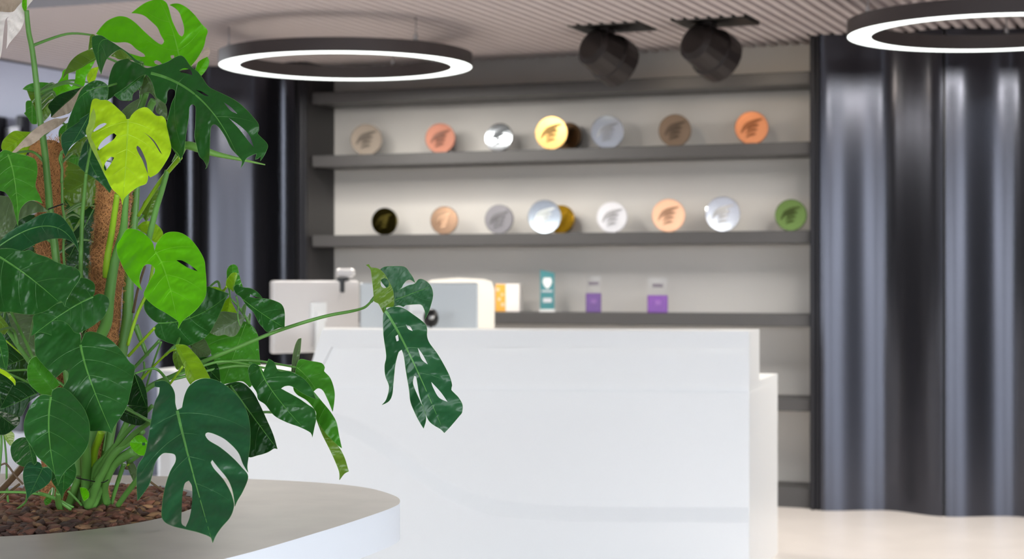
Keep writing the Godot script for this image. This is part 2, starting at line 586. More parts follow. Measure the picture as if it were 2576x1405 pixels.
# ---------------------------------------------------------------- things on the shelves
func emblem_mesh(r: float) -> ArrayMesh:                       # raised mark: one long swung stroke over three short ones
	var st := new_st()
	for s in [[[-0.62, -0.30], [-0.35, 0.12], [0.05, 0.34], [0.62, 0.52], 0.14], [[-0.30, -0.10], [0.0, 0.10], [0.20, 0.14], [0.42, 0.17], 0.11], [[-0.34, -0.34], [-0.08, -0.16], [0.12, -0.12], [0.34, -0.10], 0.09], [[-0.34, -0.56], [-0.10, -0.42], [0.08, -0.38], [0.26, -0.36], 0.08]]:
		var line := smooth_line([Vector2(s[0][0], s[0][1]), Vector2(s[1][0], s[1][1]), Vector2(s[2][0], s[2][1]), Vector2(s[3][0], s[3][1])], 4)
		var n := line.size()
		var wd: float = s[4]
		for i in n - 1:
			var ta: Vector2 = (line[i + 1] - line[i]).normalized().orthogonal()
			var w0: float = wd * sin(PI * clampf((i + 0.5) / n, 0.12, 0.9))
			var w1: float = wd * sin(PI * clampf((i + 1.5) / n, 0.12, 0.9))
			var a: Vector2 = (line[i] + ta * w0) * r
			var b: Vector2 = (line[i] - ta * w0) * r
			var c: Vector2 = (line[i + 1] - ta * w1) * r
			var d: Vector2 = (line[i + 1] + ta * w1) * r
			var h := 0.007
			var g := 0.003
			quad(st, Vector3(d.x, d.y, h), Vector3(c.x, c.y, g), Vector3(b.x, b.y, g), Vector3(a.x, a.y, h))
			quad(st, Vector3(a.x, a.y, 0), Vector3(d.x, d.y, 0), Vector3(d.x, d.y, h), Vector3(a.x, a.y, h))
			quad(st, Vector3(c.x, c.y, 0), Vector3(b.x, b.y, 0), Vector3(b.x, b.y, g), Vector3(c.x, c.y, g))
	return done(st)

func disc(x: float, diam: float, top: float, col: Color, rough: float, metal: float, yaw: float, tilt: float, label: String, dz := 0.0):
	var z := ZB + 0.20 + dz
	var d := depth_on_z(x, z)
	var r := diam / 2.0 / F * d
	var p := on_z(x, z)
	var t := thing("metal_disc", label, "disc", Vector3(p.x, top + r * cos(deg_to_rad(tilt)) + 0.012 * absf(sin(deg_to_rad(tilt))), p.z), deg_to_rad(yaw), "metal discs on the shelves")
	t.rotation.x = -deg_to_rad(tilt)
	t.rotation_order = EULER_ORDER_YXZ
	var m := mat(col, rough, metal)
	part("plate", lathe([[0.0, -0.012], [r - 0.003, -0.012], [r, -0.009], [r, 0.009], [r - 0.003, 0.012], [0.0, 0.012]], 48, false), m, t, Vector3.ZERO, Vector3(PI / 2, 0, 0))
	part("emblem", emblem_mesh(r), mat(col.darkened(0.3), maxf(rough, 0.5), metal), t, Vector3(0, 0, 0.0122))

func build_shelf_things():
	var a := 2.09 + 0.075
	var b := 1.565 + 0.075
	disc(922, 80, a, Color(0.56, 0.51, 0.46), 0.65, 0.2, 18, 3, "matt stone coloured disc at the outer end of the upper shelf")
	disc(1108, 76, a, Color(0.62, 0.40, 0.32), 0.5, 0.4, 16, 3, "matt terracotta copper disc on the upper shelf")
	disc(1256, 72, a, Color(0.62, 0.64, 0.66), 0.10, 1.0, 4, 9, "mirror chrome disc between copper and gold on the upper shelf", 0.0)
	disc(1388, 84, a, Color(0.76, 0.61, 0.38), 0.25, 1.0, 6, 1, "polished gold disc standing before a dark bronze one", 0.05)
	disc(1430, 72, a, Color(0.36, 0.28, 0.20), 0.4, 0.8, -6, 3, "dark bronze disc half hidden behind the gold one", -0.10)
	disc(1528, 84, a, Color(0.90, 0.91, 0.93), 0.14, 1.0, 20, 1, "polished silver disc on the upper shelf")
	disc(1698, 82, a, Color(0.50, 0.42, 0.35), 0.6, 0.4, 14, 3, "matt brown bronze disc on the upper shelf")
	disc(1891, 84, a, Color(0.80, 0.52, 0.36), 0.28, 1.0, 13, 1, "polished copper disc nearest the right post on the upper shelf")
	disc(968, 69, b, Color(0.40, 0.36, 0.16), 0.16, 1.0, 4, 2, "dark olive mirror disc at the outer end of the lower shelf", 0.0)
	disc(1118, 71, b, Color(0.86, 0.70, 0.58), 0.16, 1.0, 9, 2, "rosy bronze mirror disc on the lower shelf", 0.0)
	disc(1256, 74, b, Color(0.52, 0.51, 0.53), 0.45, 0.5, 6, 2, "satin grey disc on the lower shelf", 0.0)
	disc(1370, 84, b, Color(0.96, 0.98, 0.98), 0.06, 1.0, 20, 1, "pale silver mirror disc standing before a dark gold one", 0.05)
	disc(1412, 72, b, Color(0.70, 0.54, 0.14), 0.25, 1.0, -4, 2, "dark gold disc half hidden behind the pale silver one", -0.10)
	disc(1540, 78, b, Color(0.88, 0.87, 0.88), 0.4, 0.3, 12, 2, "pearl white disc on the lower shelf")
	disc(1682, 84, b, Color(0.95, 0.74, 0.60), 0.35, 0.8, 15, 2, "pale rose gold disc on the lower shelf")
	disc(1818, 88, b, Color(0.98, 0.97, 0.96), 0.08, 1.0, 21, 1, "large bright silver mirror disc on the lower shelf", 0.03)
	disc(1990, 80, b, Color(0.37, 0.45, 0.23), 0.22, 0.8, 7, 2, "green mirror disc beside the right post on the lower shelf", 0.0)
	# awards on the lower shelf
	var c := 1.07 + 0.075
	var z := ZB + 0.22
	var p := on_z(1281, z)
	var s := depth_on_z(1281, z) / F
	var bx := thing("carton", "white carton with an orange patterned side on the award shelf", "box", Vector3(p.x, c, p.z), deg_to_rad(8))
	part("body", box(62 * s, 70 * s, 0.09, 0.003), mat(Color(0.93, 0.90, 0.88), 0.5), bx)
	var sd := part("printed_side", box(26 * s, 68 * s, 0.004), mat(Color(0.90, 0.66, 0.26), 0.5), bx, Vector3(-18 * s, 0.003, 0.046))
	sd.set_meta("label", "orange printed strip")
	for q in [[-25, 52, 8], [-13, 40, 6], [-21, 28, 7], [-12, 14, 8]]:
		part("print_mark", box(q[2] * s, q[2] * s, 0.002), mat(Color(0.95, 0.80, 0.68), 0.5), bx, Vector3(q[0] * s, q[1] * s, 0.049))
	p = on_z(1377, z)
	s = depth_on_z(1377, z) / F
	var tq := thing("award_block", "teal award block with slanted top and white shield mark", "award", Vector3(p.x, c, p.z), deg_to_rad(20))
	var o := PackedVector2Array([Vector2(-18 * s, 7 * s), Vector2(18 * s, 7 * s), Vector2(18 * s, 98 * s), Vector2(-18 * s, 106 * s)])
	var teal := mat(Color(0.18, 0.47, 0.49), 0.3)
	var sm := part("slab", prism(o, -0.02, 0.02), teal, tq, Vector3.ZERO, Vector3(-PI / 2, 0, 0))
	part("foot", box(40 * s, 7 * s, 0.06, 0.002), mat(Color(0.85, 0.84, 0.83), 0.3), tq)
	var wm := mat(Color(0.92, 0.92, 0.92), 0.5)
	var sh := PackedVector2Array([Vector2(0, 58 * s), Vector2(8 * s, 66 * s), Vector2(12 * s, 76 * s), Vector2(9 * s, 86 * s), Vector2(-9 * s, 86 * s), Vector2(-12 * s, 76 * s), Vector2(-8 * s, 66 * s)])
	var shm := part("shield_mark", prism(sh, -0.001, 0.001), wm, tq, Vector3(0, 0, 0.0215), Vector3(-PI / 2, 0, 0))
	part("lettering", box(28 * s, 5 * s, 0.002), mat(Color(0.72, 0.74, 0.76), 0.5), tq, Vector3(-1 * s, 50 * s, 0.021))
	part("lettering", box(22 * s, 11 * s, 0.002), mat(Color(0.80, 0.80, 0.82), 0.5), tq, Vector3(0, 24 * s, 0.021))
	for q in [[1493, 38, 48, "narrow purple based glass award on the shelf", Color(0.36, 0.16, 0.50)], [1654, 50, 44, "wide purple based glass award on the shelf", Color(0.45, 0.18, 0.60)]]:
		p = on_z(q[0], z)
		s = depth_on_z(q[0], z) / F
		var g := thing("glass_award", q[3], "award", Vector3(p.x, c, p.z), deg_to_rad(22))
		var gm := mat(Color(0.6, 0.6, 0.62, 0.04), 0.03, 0.0, 0.25)
		gm.transparency = BaseMaterial3D.TRANSPARENCY_ALPHA
		part("base_block", box(q[1] * s, q[2] * s, 0.05, 0.003), mat(q[4], 0.25), g)
		part("glass_block", box(q[1] * s, 44 * s, 0.03, 0.002), gm, g, Vector3(0, q[2] * s, 0))
		part("engraving", box(26 * s, 9 * s, 0.002), mat(Color(0.45, 0.42, 0.46), 0.6), g, Vector3(0, (q[2] + 20) * s, 0.0165))
		part("printed_mark", box(14 * s, 12 * s, 0.002), mat(q[4].lightened(0.22), 0.4), g, Vector3(0, q[2] * s * 0.45, 0.0255))

# ---------------------------------------------------------------- lamps
func build_ring_lamp(at: Vector3, label: String, power := 0.8):
	var t := thing("ring_lamp", label, "lamp", Vector3(at.x, 2.567, at.z), 0.0, "ring lamps")
	var ro := 0.7237
	var ri := 0.602
	var st := new_st(true)
	var n := 96
	for i in n:
		var a0 := TAU * i / n
		var a1 := TAU * (i + 1) / n
		var pr := [[ri, 0.0], [ri, 0.076], [ro, 0.076], [ro, 0.0], [ro - 0.004, 0.0], [ro - 0.004, 0.012], [ri + 0.004, 0.012], [ri + 0.004, 0.0], [ri, 0.0]]
		for k in pr.size() - 1:
			st.set_smooth_group(k)
			var p: Array = pr[k]
			var q: Array = pr[k + 1]
			var v := func(rr, aa): return Vector3(cos(aa) * rr[0], rr[1], sin(aa) * rr[0])
			quad(st, v.call(p, a0), v.call(p, a1), v.call(q, a1), v.call(q, a0))
	part("housing", done(st), M.lampbody, t)
	var dt := new_st()
	for i in n:
		var a0 := TAU * i / n
		var a1 := TAU * (i + 1) / n
		var u0 := Vector3(cos(a0), 0, sin(a0))
		var u1 := Vector3(cos(a1), 0, sin(a1))
		var hh := Vector3(0, 0.003, 0)
		quad(dt, u0 * (ri + 0.004) + hh, u1 * (ri + 0.004) + hh, u1 * (ro - 0.004) + hh, u0 * (ro - 0.004) + hh)
	var df := part("diffuser", done(dt), M.glow, t)
	df.set_meta("label", "glowing white ring face")
	for k in 3:
		var an := deg_to_rad(-22.0 + 50.0 + k * 120.0)
		var e := Vector3(cos(an) * (ro - 0.06), 0.076, sin(an) * (ro - 0.06))
		part("cable", tube([e, e + Vector3(0, CEIL - 2.643 - 0.001, 0)], [0.004, 0.004], 6), M.steel, t)
		part("gland", lathe([[0.0, 0.0], [0.012, 0.0], [0.012, 0.04], [0.004, 0.05]], 12), M.steel, t, e)
	for i in 10:
		var an := TAU * (i + 0.5) / 10
		var l := AreaLight3D.new()
		l.name = "ring_light"
		l.area_size = Vector2(0.40, 0.105)
		l.area_normalize_energy = true
		l.light_energy = power
		l.light_color = Color(1.0, 0.98, 0.945)
		l.area_range = 30.0
		l.shadow_enabled = true
		t.add_child(l, true)
		l.position = Vector3(cos(an) * (ro + ri) / 2, 0.0, sin(an) * (ro + ri) / 2)
		l.rotation = Vector3(-PI / 2, 0, 0)
		l.rotate_y(PI / 2 - an)

func build_spotlights():
	for q in [[1528.0, "black spotlight head nearer the left ring lamp under the slat ceiling"], [1786.0, "black spotlight head nearer the right post under the slat ceiling"]]:
		var z := -9.75
		var p := on_z(q[0], z)
		var t := thing("spotlight", q[1], "spotlight", Vector3(p.x, CEIL, p.z), 0.0, "ceiling spotlights")
		part("recess_frame", box(0.42, 0.05, 0.34, 0.004), M.black, t, Vector3(0.03, -0.006, 0.0))
		var dir := Vector3(0.40, -0.36, -0.85).normalized()
		var b := Basis.looking_at(dir, Vector3.UP)
		var head := part("head", lathe([[0.0, 0.0], [0.085, 0.0], [0.115, 0.025], [0.128, 0.15], [0.140, 0.16], [0.142, 0.26], [0.122, 0.26], [0.110, 0.18], [0.0, 0.18]], 18, false), M.spot, t, Vector3(-0.07, -0.10, 0.09))
		head.basis = b * Basis(Vector3(1, 0, 0), -PI / 2)
		part("yoke", box(0.05, 0.08, 0.12, 0.004), M.spot, t, Vector3(0.0, -0.075, 0.0))
		var em := part("lens", lathe([[0.0, 0.0], [0.10, 0.0], [0.10, 0.004], [0.0, 0.006]], 20), M.glow, t)
		em.basis = head.basis
		em.position = head.position + dir * 0.185
		var l := SpotLight3D.new()
		l.name = "spot_light"
		l.light_energy = 0.12
		l.light_color = Color(1.0, 0.90, 0.78)
		l.spot_angle = 50
		l.spot_range = 30
		l.light_size = 0.08
		l.shadow_enabled = true
		t.add_child(l, true)
		l.position = head.position + dir * 0.22
		l.basis = b

# ---------------------------------------------------------------- planter table
func table_hole() -> PackedVector2Array:
	var out := PackedVector2Array()
	for i in 72:
		var a := TAU * i / 72
		var v := cw(-1.09 + 0.365 * cos(a) + 0.03 * sin(a), 0, 4.14 + 0.49 * sin(a))
		out.append(Vector2(v.x, v.z))
	return out

func table_outline() -> PackedVector2Array:
	var c := [[-0.262, 4.23], [-0.285, 4.36], [-0.37, 4.53], [-0.52, 4.65], [-0.75, 4.74], [-1.1, 4.82], [-1.5, 4.84], [-1.8, 4.70], [-1.95, 4.4], [-1.9, 4.0], [-1.65, 3.55], [-1.3, 3.2], [-1.0, 3.06], [-0.78, 3.10], [-0.62, 3.24], [-0.517, 3.41], [-0.40, 3.72], [-0.33, 3.93], [-0.275, 4.12]]
	var pts := []
	for p in c:
		var v := cw(p[0], 0, p[1])
		pts.append(Vector2(v.x, v.z))
	var loop := pts.duplicate()
	loop.push_front(pts[-1])
	loop.append(pts[0])
	loop.append(pts[1])
	var sm := smooth_line(loop, 6)
	var out := PackedVector2Array()
	for i in range(6, sm.size() - 7):
		out.append(sm[i])
	return out

func build_table():
	var t := thing("planter_table", "white pebble shaped table with a plant bed set into its top", "table")
	var outl := table_outline()
	var hole := table_hole()
	if Geometry2D.is_polygon_clockwise(outl):
		outl.reverse()
	if Geometry2D.is_polygon_clockwise(hole):
		hole.reverse()
	var th := 0.086
	var st := new_st()
	# top and bottom faces: a band between outline and hole, cut into two halves
	var cut0 := 0
	var mid := Vector2.ZERO
	for p in hole:
		mid += p / hole.size()
	for half in 2:
		var clip := PackedVector2Array()
		var sgn := 1.0 if half == 0 else -1.0
		clip.append(mid + Vector2(-6, 0)); clip.append(mid + Vector2(6, 0)); clip.append(mid + Vector2(6, 6 * sgn)); clip.append(mid + Vector2(-6, 6 * sgn))
		for piece in Geometry2D.intersect_polygons(outl, clip):
			for q in Geometry2D.clip_polygons(piece, hole):
				var tri := Geometry2D.triangulate_polygon(q)
				for i in range(0, tri.size(), 3):
					var v := [q[tri[i]], q[tri[i + 1]], q[tri[i + 2]]]
					if (v[1] - v[0]).cross(v[2] - v[0]) < 0.0:
						v = [v[0], v[2], v[1]]
					for w in v:
						st.add_vertex(Vector3(w.x, TABLE, w.y))
					for w in [v[0], v[2], v[1]]:
						st.add_vertex(Vector3(w.x, TABLE - th, w.y))
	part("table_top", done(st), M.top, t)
	for lp in [outl, hole]:
		st = new_st(true)
		for i in lp.size():
			var a: Vector2 = lp[i]
			var b: Vector2 = lp[(i + 1) % lp.size()]
			var q := [Vector3(a.x, TABLE, a.y), Vector3(a.x, TABLE - th, a.y), Vector3(b.x, TABLE - th, b.y), Vector3(b.x, TABLE, b.y)]
			if lp == hole:
				q.reverse()
			quad(st, q[0], q[1], q[2], q[3])
		part("edge_band" if lp == outl else "bed_lining", done(st), M.edge, t)
	var inner := PackedVector2Array()
	for p in hole:
		inner.append(mid + (p - mid) * 0.995)
	part("soil_bed", prism(inner, TABLE - th - 0.30, TABLE - 0.042), M.soil, t)
	var ped := PackedVector2Array()
	for p in hole:
		ped.append(mid + (p - mid) * 1.06)
	part("pedestal", prism(ped, 0.0, TABLE - th - 0.001), M.white, t)

func chip_mesh(k: int) -> ArrayMesh:
	var r := RandomNumberGenerator.new()
	r.seed = 100 + k
	var l := r.randf_range(0.017, 0.027)
	var w := r.randf_range(0.008, 0.0135)
	var h := r.randf_range(0.004, 0.008)
	var st := new_st(true)
	var rings := []
	for i in 5:
		var u := -1.0 + i * 0.5
		var ring := []
		var f := sqrt(maxf(0.0, 1.0 - pow(absf(u), 2.6))) + 0.12
		for j in 7:
			var a := TAU * j / 7
			var e := r.randf_range(0.75, 1.2)
			ring.append(Vector3(u * l + r.randf_range(-0.0015, 0.0015), sin(a) * h * f * e + 0.001 * sin(u * 3.0), cos(a) * w * f * e))
		rings.append(ring)
	for i in 4:
		for j in 7:
			quad(st, rings[i][j], rings[i + 1][j], rings[i + 1][(j + 1) % 7], rings[i][(j + 1) % 7])
	for j in range(1, 6):
		for p in [rings[0][0], rings[0][j], rings[0][j + 1]]:
			st.add_vertex(p)
		for p in [rings[4][0], rings[4][j + 1], rings[4][j]]:
			st.add_vertex(p)
	return done(st)

func build_mulch():
	var meshes := []
	for k in 8:
		meshes.append(chip_mesh(k))
	var cols := [Color(0.50, 0.32, 0.25), Color(0.42, 0.28, 0.22), Color(0.56, 0.36, 0.27), Color(0.35, 0.24, 0.20), Color(0.50, 0.37, 0.29), Color(0.62, 0.46, 0.32)]
	var mats := []
	for c in cols:
		mats.append(grain(mat(c, 0.85), 0.08, 0.55, 22.0, 0.15))
	var hole := table_hole()
	var mid := Vector2.ZERO
	for p in hole:
		mid += p / hole.size()
	var spots := []
	var r := RandomNumberGenerator.new()
	r.seed = 41
	while spots.size() < 2600:
		var a := r.randf() * TAU
		var q := sqrt(r.randf()) * 0.92
		var h := hole[int(a / TAU * hole.size()) % hole.size()]
		var p := mid + (h - mid) * q
		var d := Vector2(p.x, p.y).dot(Vector2(fwd.x, fwd.z))
		var x := Vector2(p.x, p.y).dot(Vector2(rgt.x, rgt.z)) / d * F + 1288.0
		var y := TABLE - 0.020 + r.randf() * 0.014 + 0.012 * (1.0 - q) + 0.008 * noise.get_noise_2d(p.x * 9.0, p.y * 9.0)
		spots.append([d + (3.0 if x < -15.0 or x > 700.0 else 0.0) - (y - TABLE) * 12.0, p, y])
	spots.sort_custom(func(m, n): return m[0] < n[0])
	var rest := []
	for i in spots.size():
		var s: Array = spots[i]
		var b := Basis.from_euler(Vector3(r.randf_range(-0.5, 0.5), r.randf() * TAU, r.randf_range(-0.55, 0.55)))
		var at := Vector3(s[1].x, s[2], s[1].y)
		if i < 300:
			var o := MeshInstance3D.new()
			o.name = numbered("bark_chip")
			o.mesh = meshes[r.randi() % 8]
			var tone := r.randi() % 6
			o.material_override = mats[tone]
			add_child(o)
			o.transform = Transform3D(b, at)
			tag(o, ["rust brown", "dark umber", "reddish orange brown", "blackish brown", "dull grey brown", "pale tan"][tone] + " bark chip lying in the plant bed", "bark chip", "bark chips covering the plant bed")
		else:
			rest.append(Transform3D(b, at))
	var mm := MultiMesh.new()
	mm.transform_format = MultiMesh.TRANSFORM_3D
	mm.mesh = meshes[2]
	mm.use_colors = true
	mm.instance_count = rest.size()
	for i in rest.size():
		mm.set_instance_transform(i, rest[i])
		mm.set_instance_color(i, cols[r.randi() % 6].srgb_to_linear())
	var mo := MultiMeshInstance3D.new()
	mo.name = "bark_mulch"
	mo.multimesh = mm
	var cm := mat(Color(1, 1, 1), 0.85)
	cm.vertex_color_use_as_albedo = true
	mo.material_override = cm
	add_child(mo)
	mo.set_meta("kind", "stuff")
	tag(mo, "brown bark mulch covering the plant bed behind the front chips", "mulch")

# ---------------------------------------------------------------- coir poles
func build_poles():
	var list := [[[[118, 362, 4.16, 38], [121, 400, 4.16, 40], [121, 440, 4.16, 33], [124, 500, 4.16, 30], [126, 620, 4.17, 32], [132, 900, 4.18, 32], [140, 1275, 4.2, 32]], "brown coir fibre pole topped with loose fibre beside the tall stalk"],
		[[[284, 440, 4.10, 34], [288, 480, 4.10, 40], [281, 560, 4.10, 40], [272, 660, 4.10, 42], [264, 780, 4.11, 38], [258, 900, 4.12, 36], [246, 1100, 4.14, 30], [240, 1275, 4.14, 30]], "brown coir fibre pole rising through the middle of the plant"]]
	for q in list:
		var pts := []
		var rad := []
		for p in q[0]:
			pts.append(pxd(p[0], p[1], p[2]))
			rad.append(Vector2(p[3] / F * p[2], 0))
		var line := smooth_line(pts, 10)
		var rr := smooth_line(rad, 10)
		var base: Vector3 = pts[-1]
		var t := thing("coir_pole", q[1], "plant pole", base)
		var st := new_st(true)
		var n := 20
		var rings := []
		for i in line.size():
			var ring := []
			for k in n:
				var a := TAU * k / n
				var o := Vector3(cos(a), 0, sin(a))
				var p: Vector3 = line[i] - base
				var e: float = rr[i].x * (1.0 + 0.10 * noise.get_noise_3dv((p + o * 0.05) * 45.0))
				if i == 0:
					e *= 0.55
				ring.append(p + o * e + Vector3(0, 0.008 if i == 0 else 0.0, 0))
			rings.append(ring)
		for i in line.size() - 1:
			for k in n:
				var j := (k + 1) % n
				quad(st, rings[i][j], rings[i][k], rings[i + 1][k], rings[i + 1][j])
		for k in range(1, n - 1):
			for p in [rings[0][0], rings[0][k], rings[0][k + 1]]:
				st.add_vertex(p)
		part("core", done(st), M.coir, t)
		var fs := new_st()
		for i in 5200:
			var u := rng.randf() * (line.size() - 1.01)
			var s := int(u)
			var c: Vector3 = line[s].lerp(line[s + 1], u - s) - base
			var rad0: float = lerpf(rr[s].x, rr[s + 1].x, u - s) * 1.03
			var a := rng.randf() * TAU
			var da := rng.randf_range(-0.7, 0.7)
			var dy := rng.randf_range(-0.03, 0.03)
			var bul := rng.randf_range(0.0005, 0.006) * (2.2 if rng.randf() < 0.08 else 1.0)
			var prev := Vector3.ZERO
			for k in 5:
				var v := k / 4.0
				var o := Vector3(cos(a + da * v), 0, sin(a + da * v))
				var p := c + o * (rad0 + bul * sin(PI * v) + 0.0006) + Vector3(0, dy * v, 0)
				if k > 0:
					var w := (p - prev).cross(o).normalized() * 0.00035
					quad(fs, prev - w, prev + w, p + w, p - w)
				prev = p
		var fm := part("coir_fibre", done(fs), M.fibre, t)
		fm.set_meta("kind", "stuff")

# ---------------------------------------------------------------- the plant
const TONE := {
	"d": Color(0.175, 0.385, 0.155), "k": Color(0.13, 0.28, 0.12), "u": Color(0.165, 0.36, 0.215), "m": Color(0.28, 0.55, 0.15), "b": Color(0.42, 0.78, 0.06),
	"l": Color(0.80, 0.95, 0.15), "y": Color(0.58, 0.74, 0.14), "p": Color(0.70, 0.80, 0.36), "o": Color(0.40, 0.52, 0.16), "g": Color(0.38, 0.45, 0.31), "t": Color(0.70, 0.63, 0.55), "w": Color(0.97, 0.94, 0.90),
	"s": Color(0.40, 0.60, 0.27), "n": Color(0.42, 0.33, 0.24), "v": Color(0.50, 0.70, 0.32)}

func leaf_point(L: Dictionary, p: Vector2) -> Vector3:
	var b := Vector2(L.a[0], L.a[1])
	var m := Vector2(L.a[2], L.a[3])
	var e := Vector2(L.a[4], L.a[5])
	var ax := e - b
	var n := ax.length()
	ax /= n
	var t := (p - b).dot(ax) / n
	var s := ax.cross(p - b) / n
	var sm := ax.cross(m - b) / n
	var tc := clampf(t, -0.2, 1.15)
	s -= sm * 4.0 * tc * (1.0 - tc) if tc > 0.0 and tc < 1.0 else 0.0
	var z: float = lerpf(L.z[0], L.z[1], clampf(t, -0.6, 1.3))
	var k: Array = L.s
	var scale := n / F * 4.0                      # leaf length in metres
	var wave: float = cos(TAU * 5.0 * (t - 0.03 - 0.45 * absf(s)) + 1.6 * noise.get_noise_2d(t * 3.0 + b.x, s * 3.0)) * (0.7 + 0.6 * noise.get_noise_2d(t * 2.0, s * 2.5 + b.y)) * minf(1.0, absf(s) * 5.0)
	z += k[0] * s * scale * 3.0 + k[1] * scale * (sqrt(s * s + 0.004) - 0.063) * 1.6 + k[2] * 4.0 * (t - 0.5) * (t - 0.5)
	z += k[3] * wave * scale * 1.5
	z += 0.045 * scale * noise.get_noise_2d((t - 0.45 * absf(s)) * 2.6 + b.x, s * 1.1 + b.y)
	return pxd(p.x, p.y, z)

func leaf_normal(L: Dictionary, p: Vector2) -> Vector3:
	var o := leaf_point(L, p)
	return (leaf_point(L, p + Vector2(1.5, 0)) - o).cross(leaf_point(L, p + Vector2(0, 1.5)) - o).normalized() * -1.0

func to_poly(flat: Array, soft := true) -> PackedVector2Array:
	var pts := []
	for i in range(0, flat.size(), 2):
		pts.append(Vector2(flat[i], flat[i + 1]))
	var out := PackedVector2Array()
	var n := pts.size()
	for i in n:
		var p0: Vector2 = pts[(i + n - 1) % n]
		var p1: Vector2 = pts[i]
		var p2: Vector2 = pts[(i + 1) % n]
		var p3: Vector2 = pts[(i + 2) % n]
		var len := p1.distance_to(p2)
		# keep tips sharp: no swing where the line turns hard
		var t1 := (p2 - p0) * 0.5 if absf((p1 - p0).angle_to(p2 - p1)) < 1.35 else (p2 - p1) * 0.6
		var t2 := (p3 - p1) * 0.5 if absf((p2 - p1).angle_to(p3 - p2)) < 1.35 else (p2 - p1) * 0.6
		t1 = t1.limit_length(len * 1.2)
		t2 = t2.limit_length(len * 1.2)
		var per := clampi(int(len / 4.0), 1, 6) if soft else 1
		for k in per:
			var t := float(k) / per
			var t3 := t * t * t
			var tt := t * t
			out.append(p1 * (2.0 * t3 - 3.0 * tt + 1.0) + t1 * (t3 - 2.0 * tt + t) + p2 * (-2.0 * t3 + 3.0 * tt) + t2 * (t3 - tt))
	return out

func leaf_mesh(L: Dictionary) -> ArrayMesh:
	var outl := to_poly(L.o)
	var holes := []
	for h in L.h:
		holes.append(to_poly(h))
	var lo := Vector2(1e9, 1e9)
	var hi := -lo
	for p in outl:
		lo = lo.min(p)
		hi = hi.max(p)
	var g := clampf((hi - lo).length() / 46.0, 2.5, 7.0)
	var nx := int((hi.x - lo.x) / g) + 1
	var ny := int((hi.y - lo.y) / g) + 1
	var edge := {}
	for poly in [outl] + holes:
		for i in poly.size():
			var a: Vector2 = poly[i]
			var b: Vector2 = poly[(i + 1) % poly.size()]
			var m := int(a.distance_to(b) / 0.8) + 1
			for k in m + 1:
				var q := (a.lerp(b, float(k) / m) - lo) / g
				edge[Vector2i(int(q.x), int(q.y))] = true
	var base: Color = TONE[L.c].srgb_to_linear()
	var st := SurfaceTool.new()
	st.begin(Mesh.PRIMITIVE_TRIANGLES)
	var put := func(p: Vector2):
		var w := leaf_point(L, p)
		var v := 1.0 + 0.16 * noise.get_noise_3dv(w * 22.0) + 0.05 * noise.get_noise_3dv(w * 90.0)
		var c := Color(base.r * v, base.g * v, base.b * v)
		st.set_color(c)
		st.set_normal(leaf_normal(L, p))
		st.add_vertex(w)
	for iy in ny:
		for ix in nx:
			var a := lo + Vector2(ix, iy) * g
			var cell := PackedVector2Array([a, a + Vector2(g, 0), a + Vector2(g, g), a + Vector2(0, g)])
			var pieces := []
			if edge.has(Vector2i(ix, iy)):
				pieces = Geometry2D.intersect_polygons(cell, outl)
				for h in holes:
					var nxt := []
					for q in pieces:
						nxt.append_array(Geometry2D.clip_polygons(q, h))
					pieces = nxt
			else:
				var c := a + Vector2(g, g) / 2
				if not Geometry2D.is_point_in_polygon(c, outl):
					continue
				var out := false
				for h in holes:
					out = out or Geometry2D.is_point_in_polygon(c, h)
				if out:
					continue
				pieces = [cell]
			for q in pieces:
				var tri := Geometry2D.triangulate_polygon(q)
				for i in range(0, tri.size(), 3):
					var t := [q[tri[i]], q[tri[i + 1]], q[tri[i + 2]]]
					if (t[1] - t[0]).cross(t[2] - t[0]) < 0.0:
						t = [t[0], t[2], t[1]]
					for v in t:
						put.call(v)
	return st.commit()

func vein_into(st: SurfaceTool, L: Dictionary, line: Array, w0: float, w1: float, rise: float) -> void:
	var prev := []
	for i in line.size():
		var p: Vector2 = line[i]
		var t: Vector2 = (line[mini(i + 1, line.size() - 1)] - line[maxi(i - 1, 0)]).normalized().orthogonal()
		var w := lerpf(w0, w1, float(i) / (line.size() - 1))
		var n := leaf_normal(L, p)
		var r := [leaf_point(L, p - t * w) + n * 0.0004, leaf_point(L, p) + n * (0.0004 + rise * w / w0), leaf_point(L, p + t * w) + n * 0.0004]
		if prev.size():
			quad(st, prev[0], prev[1], r[1], r[0])
			quad(st, prev[1], prev[2], r[2], r[1])
		prev = r

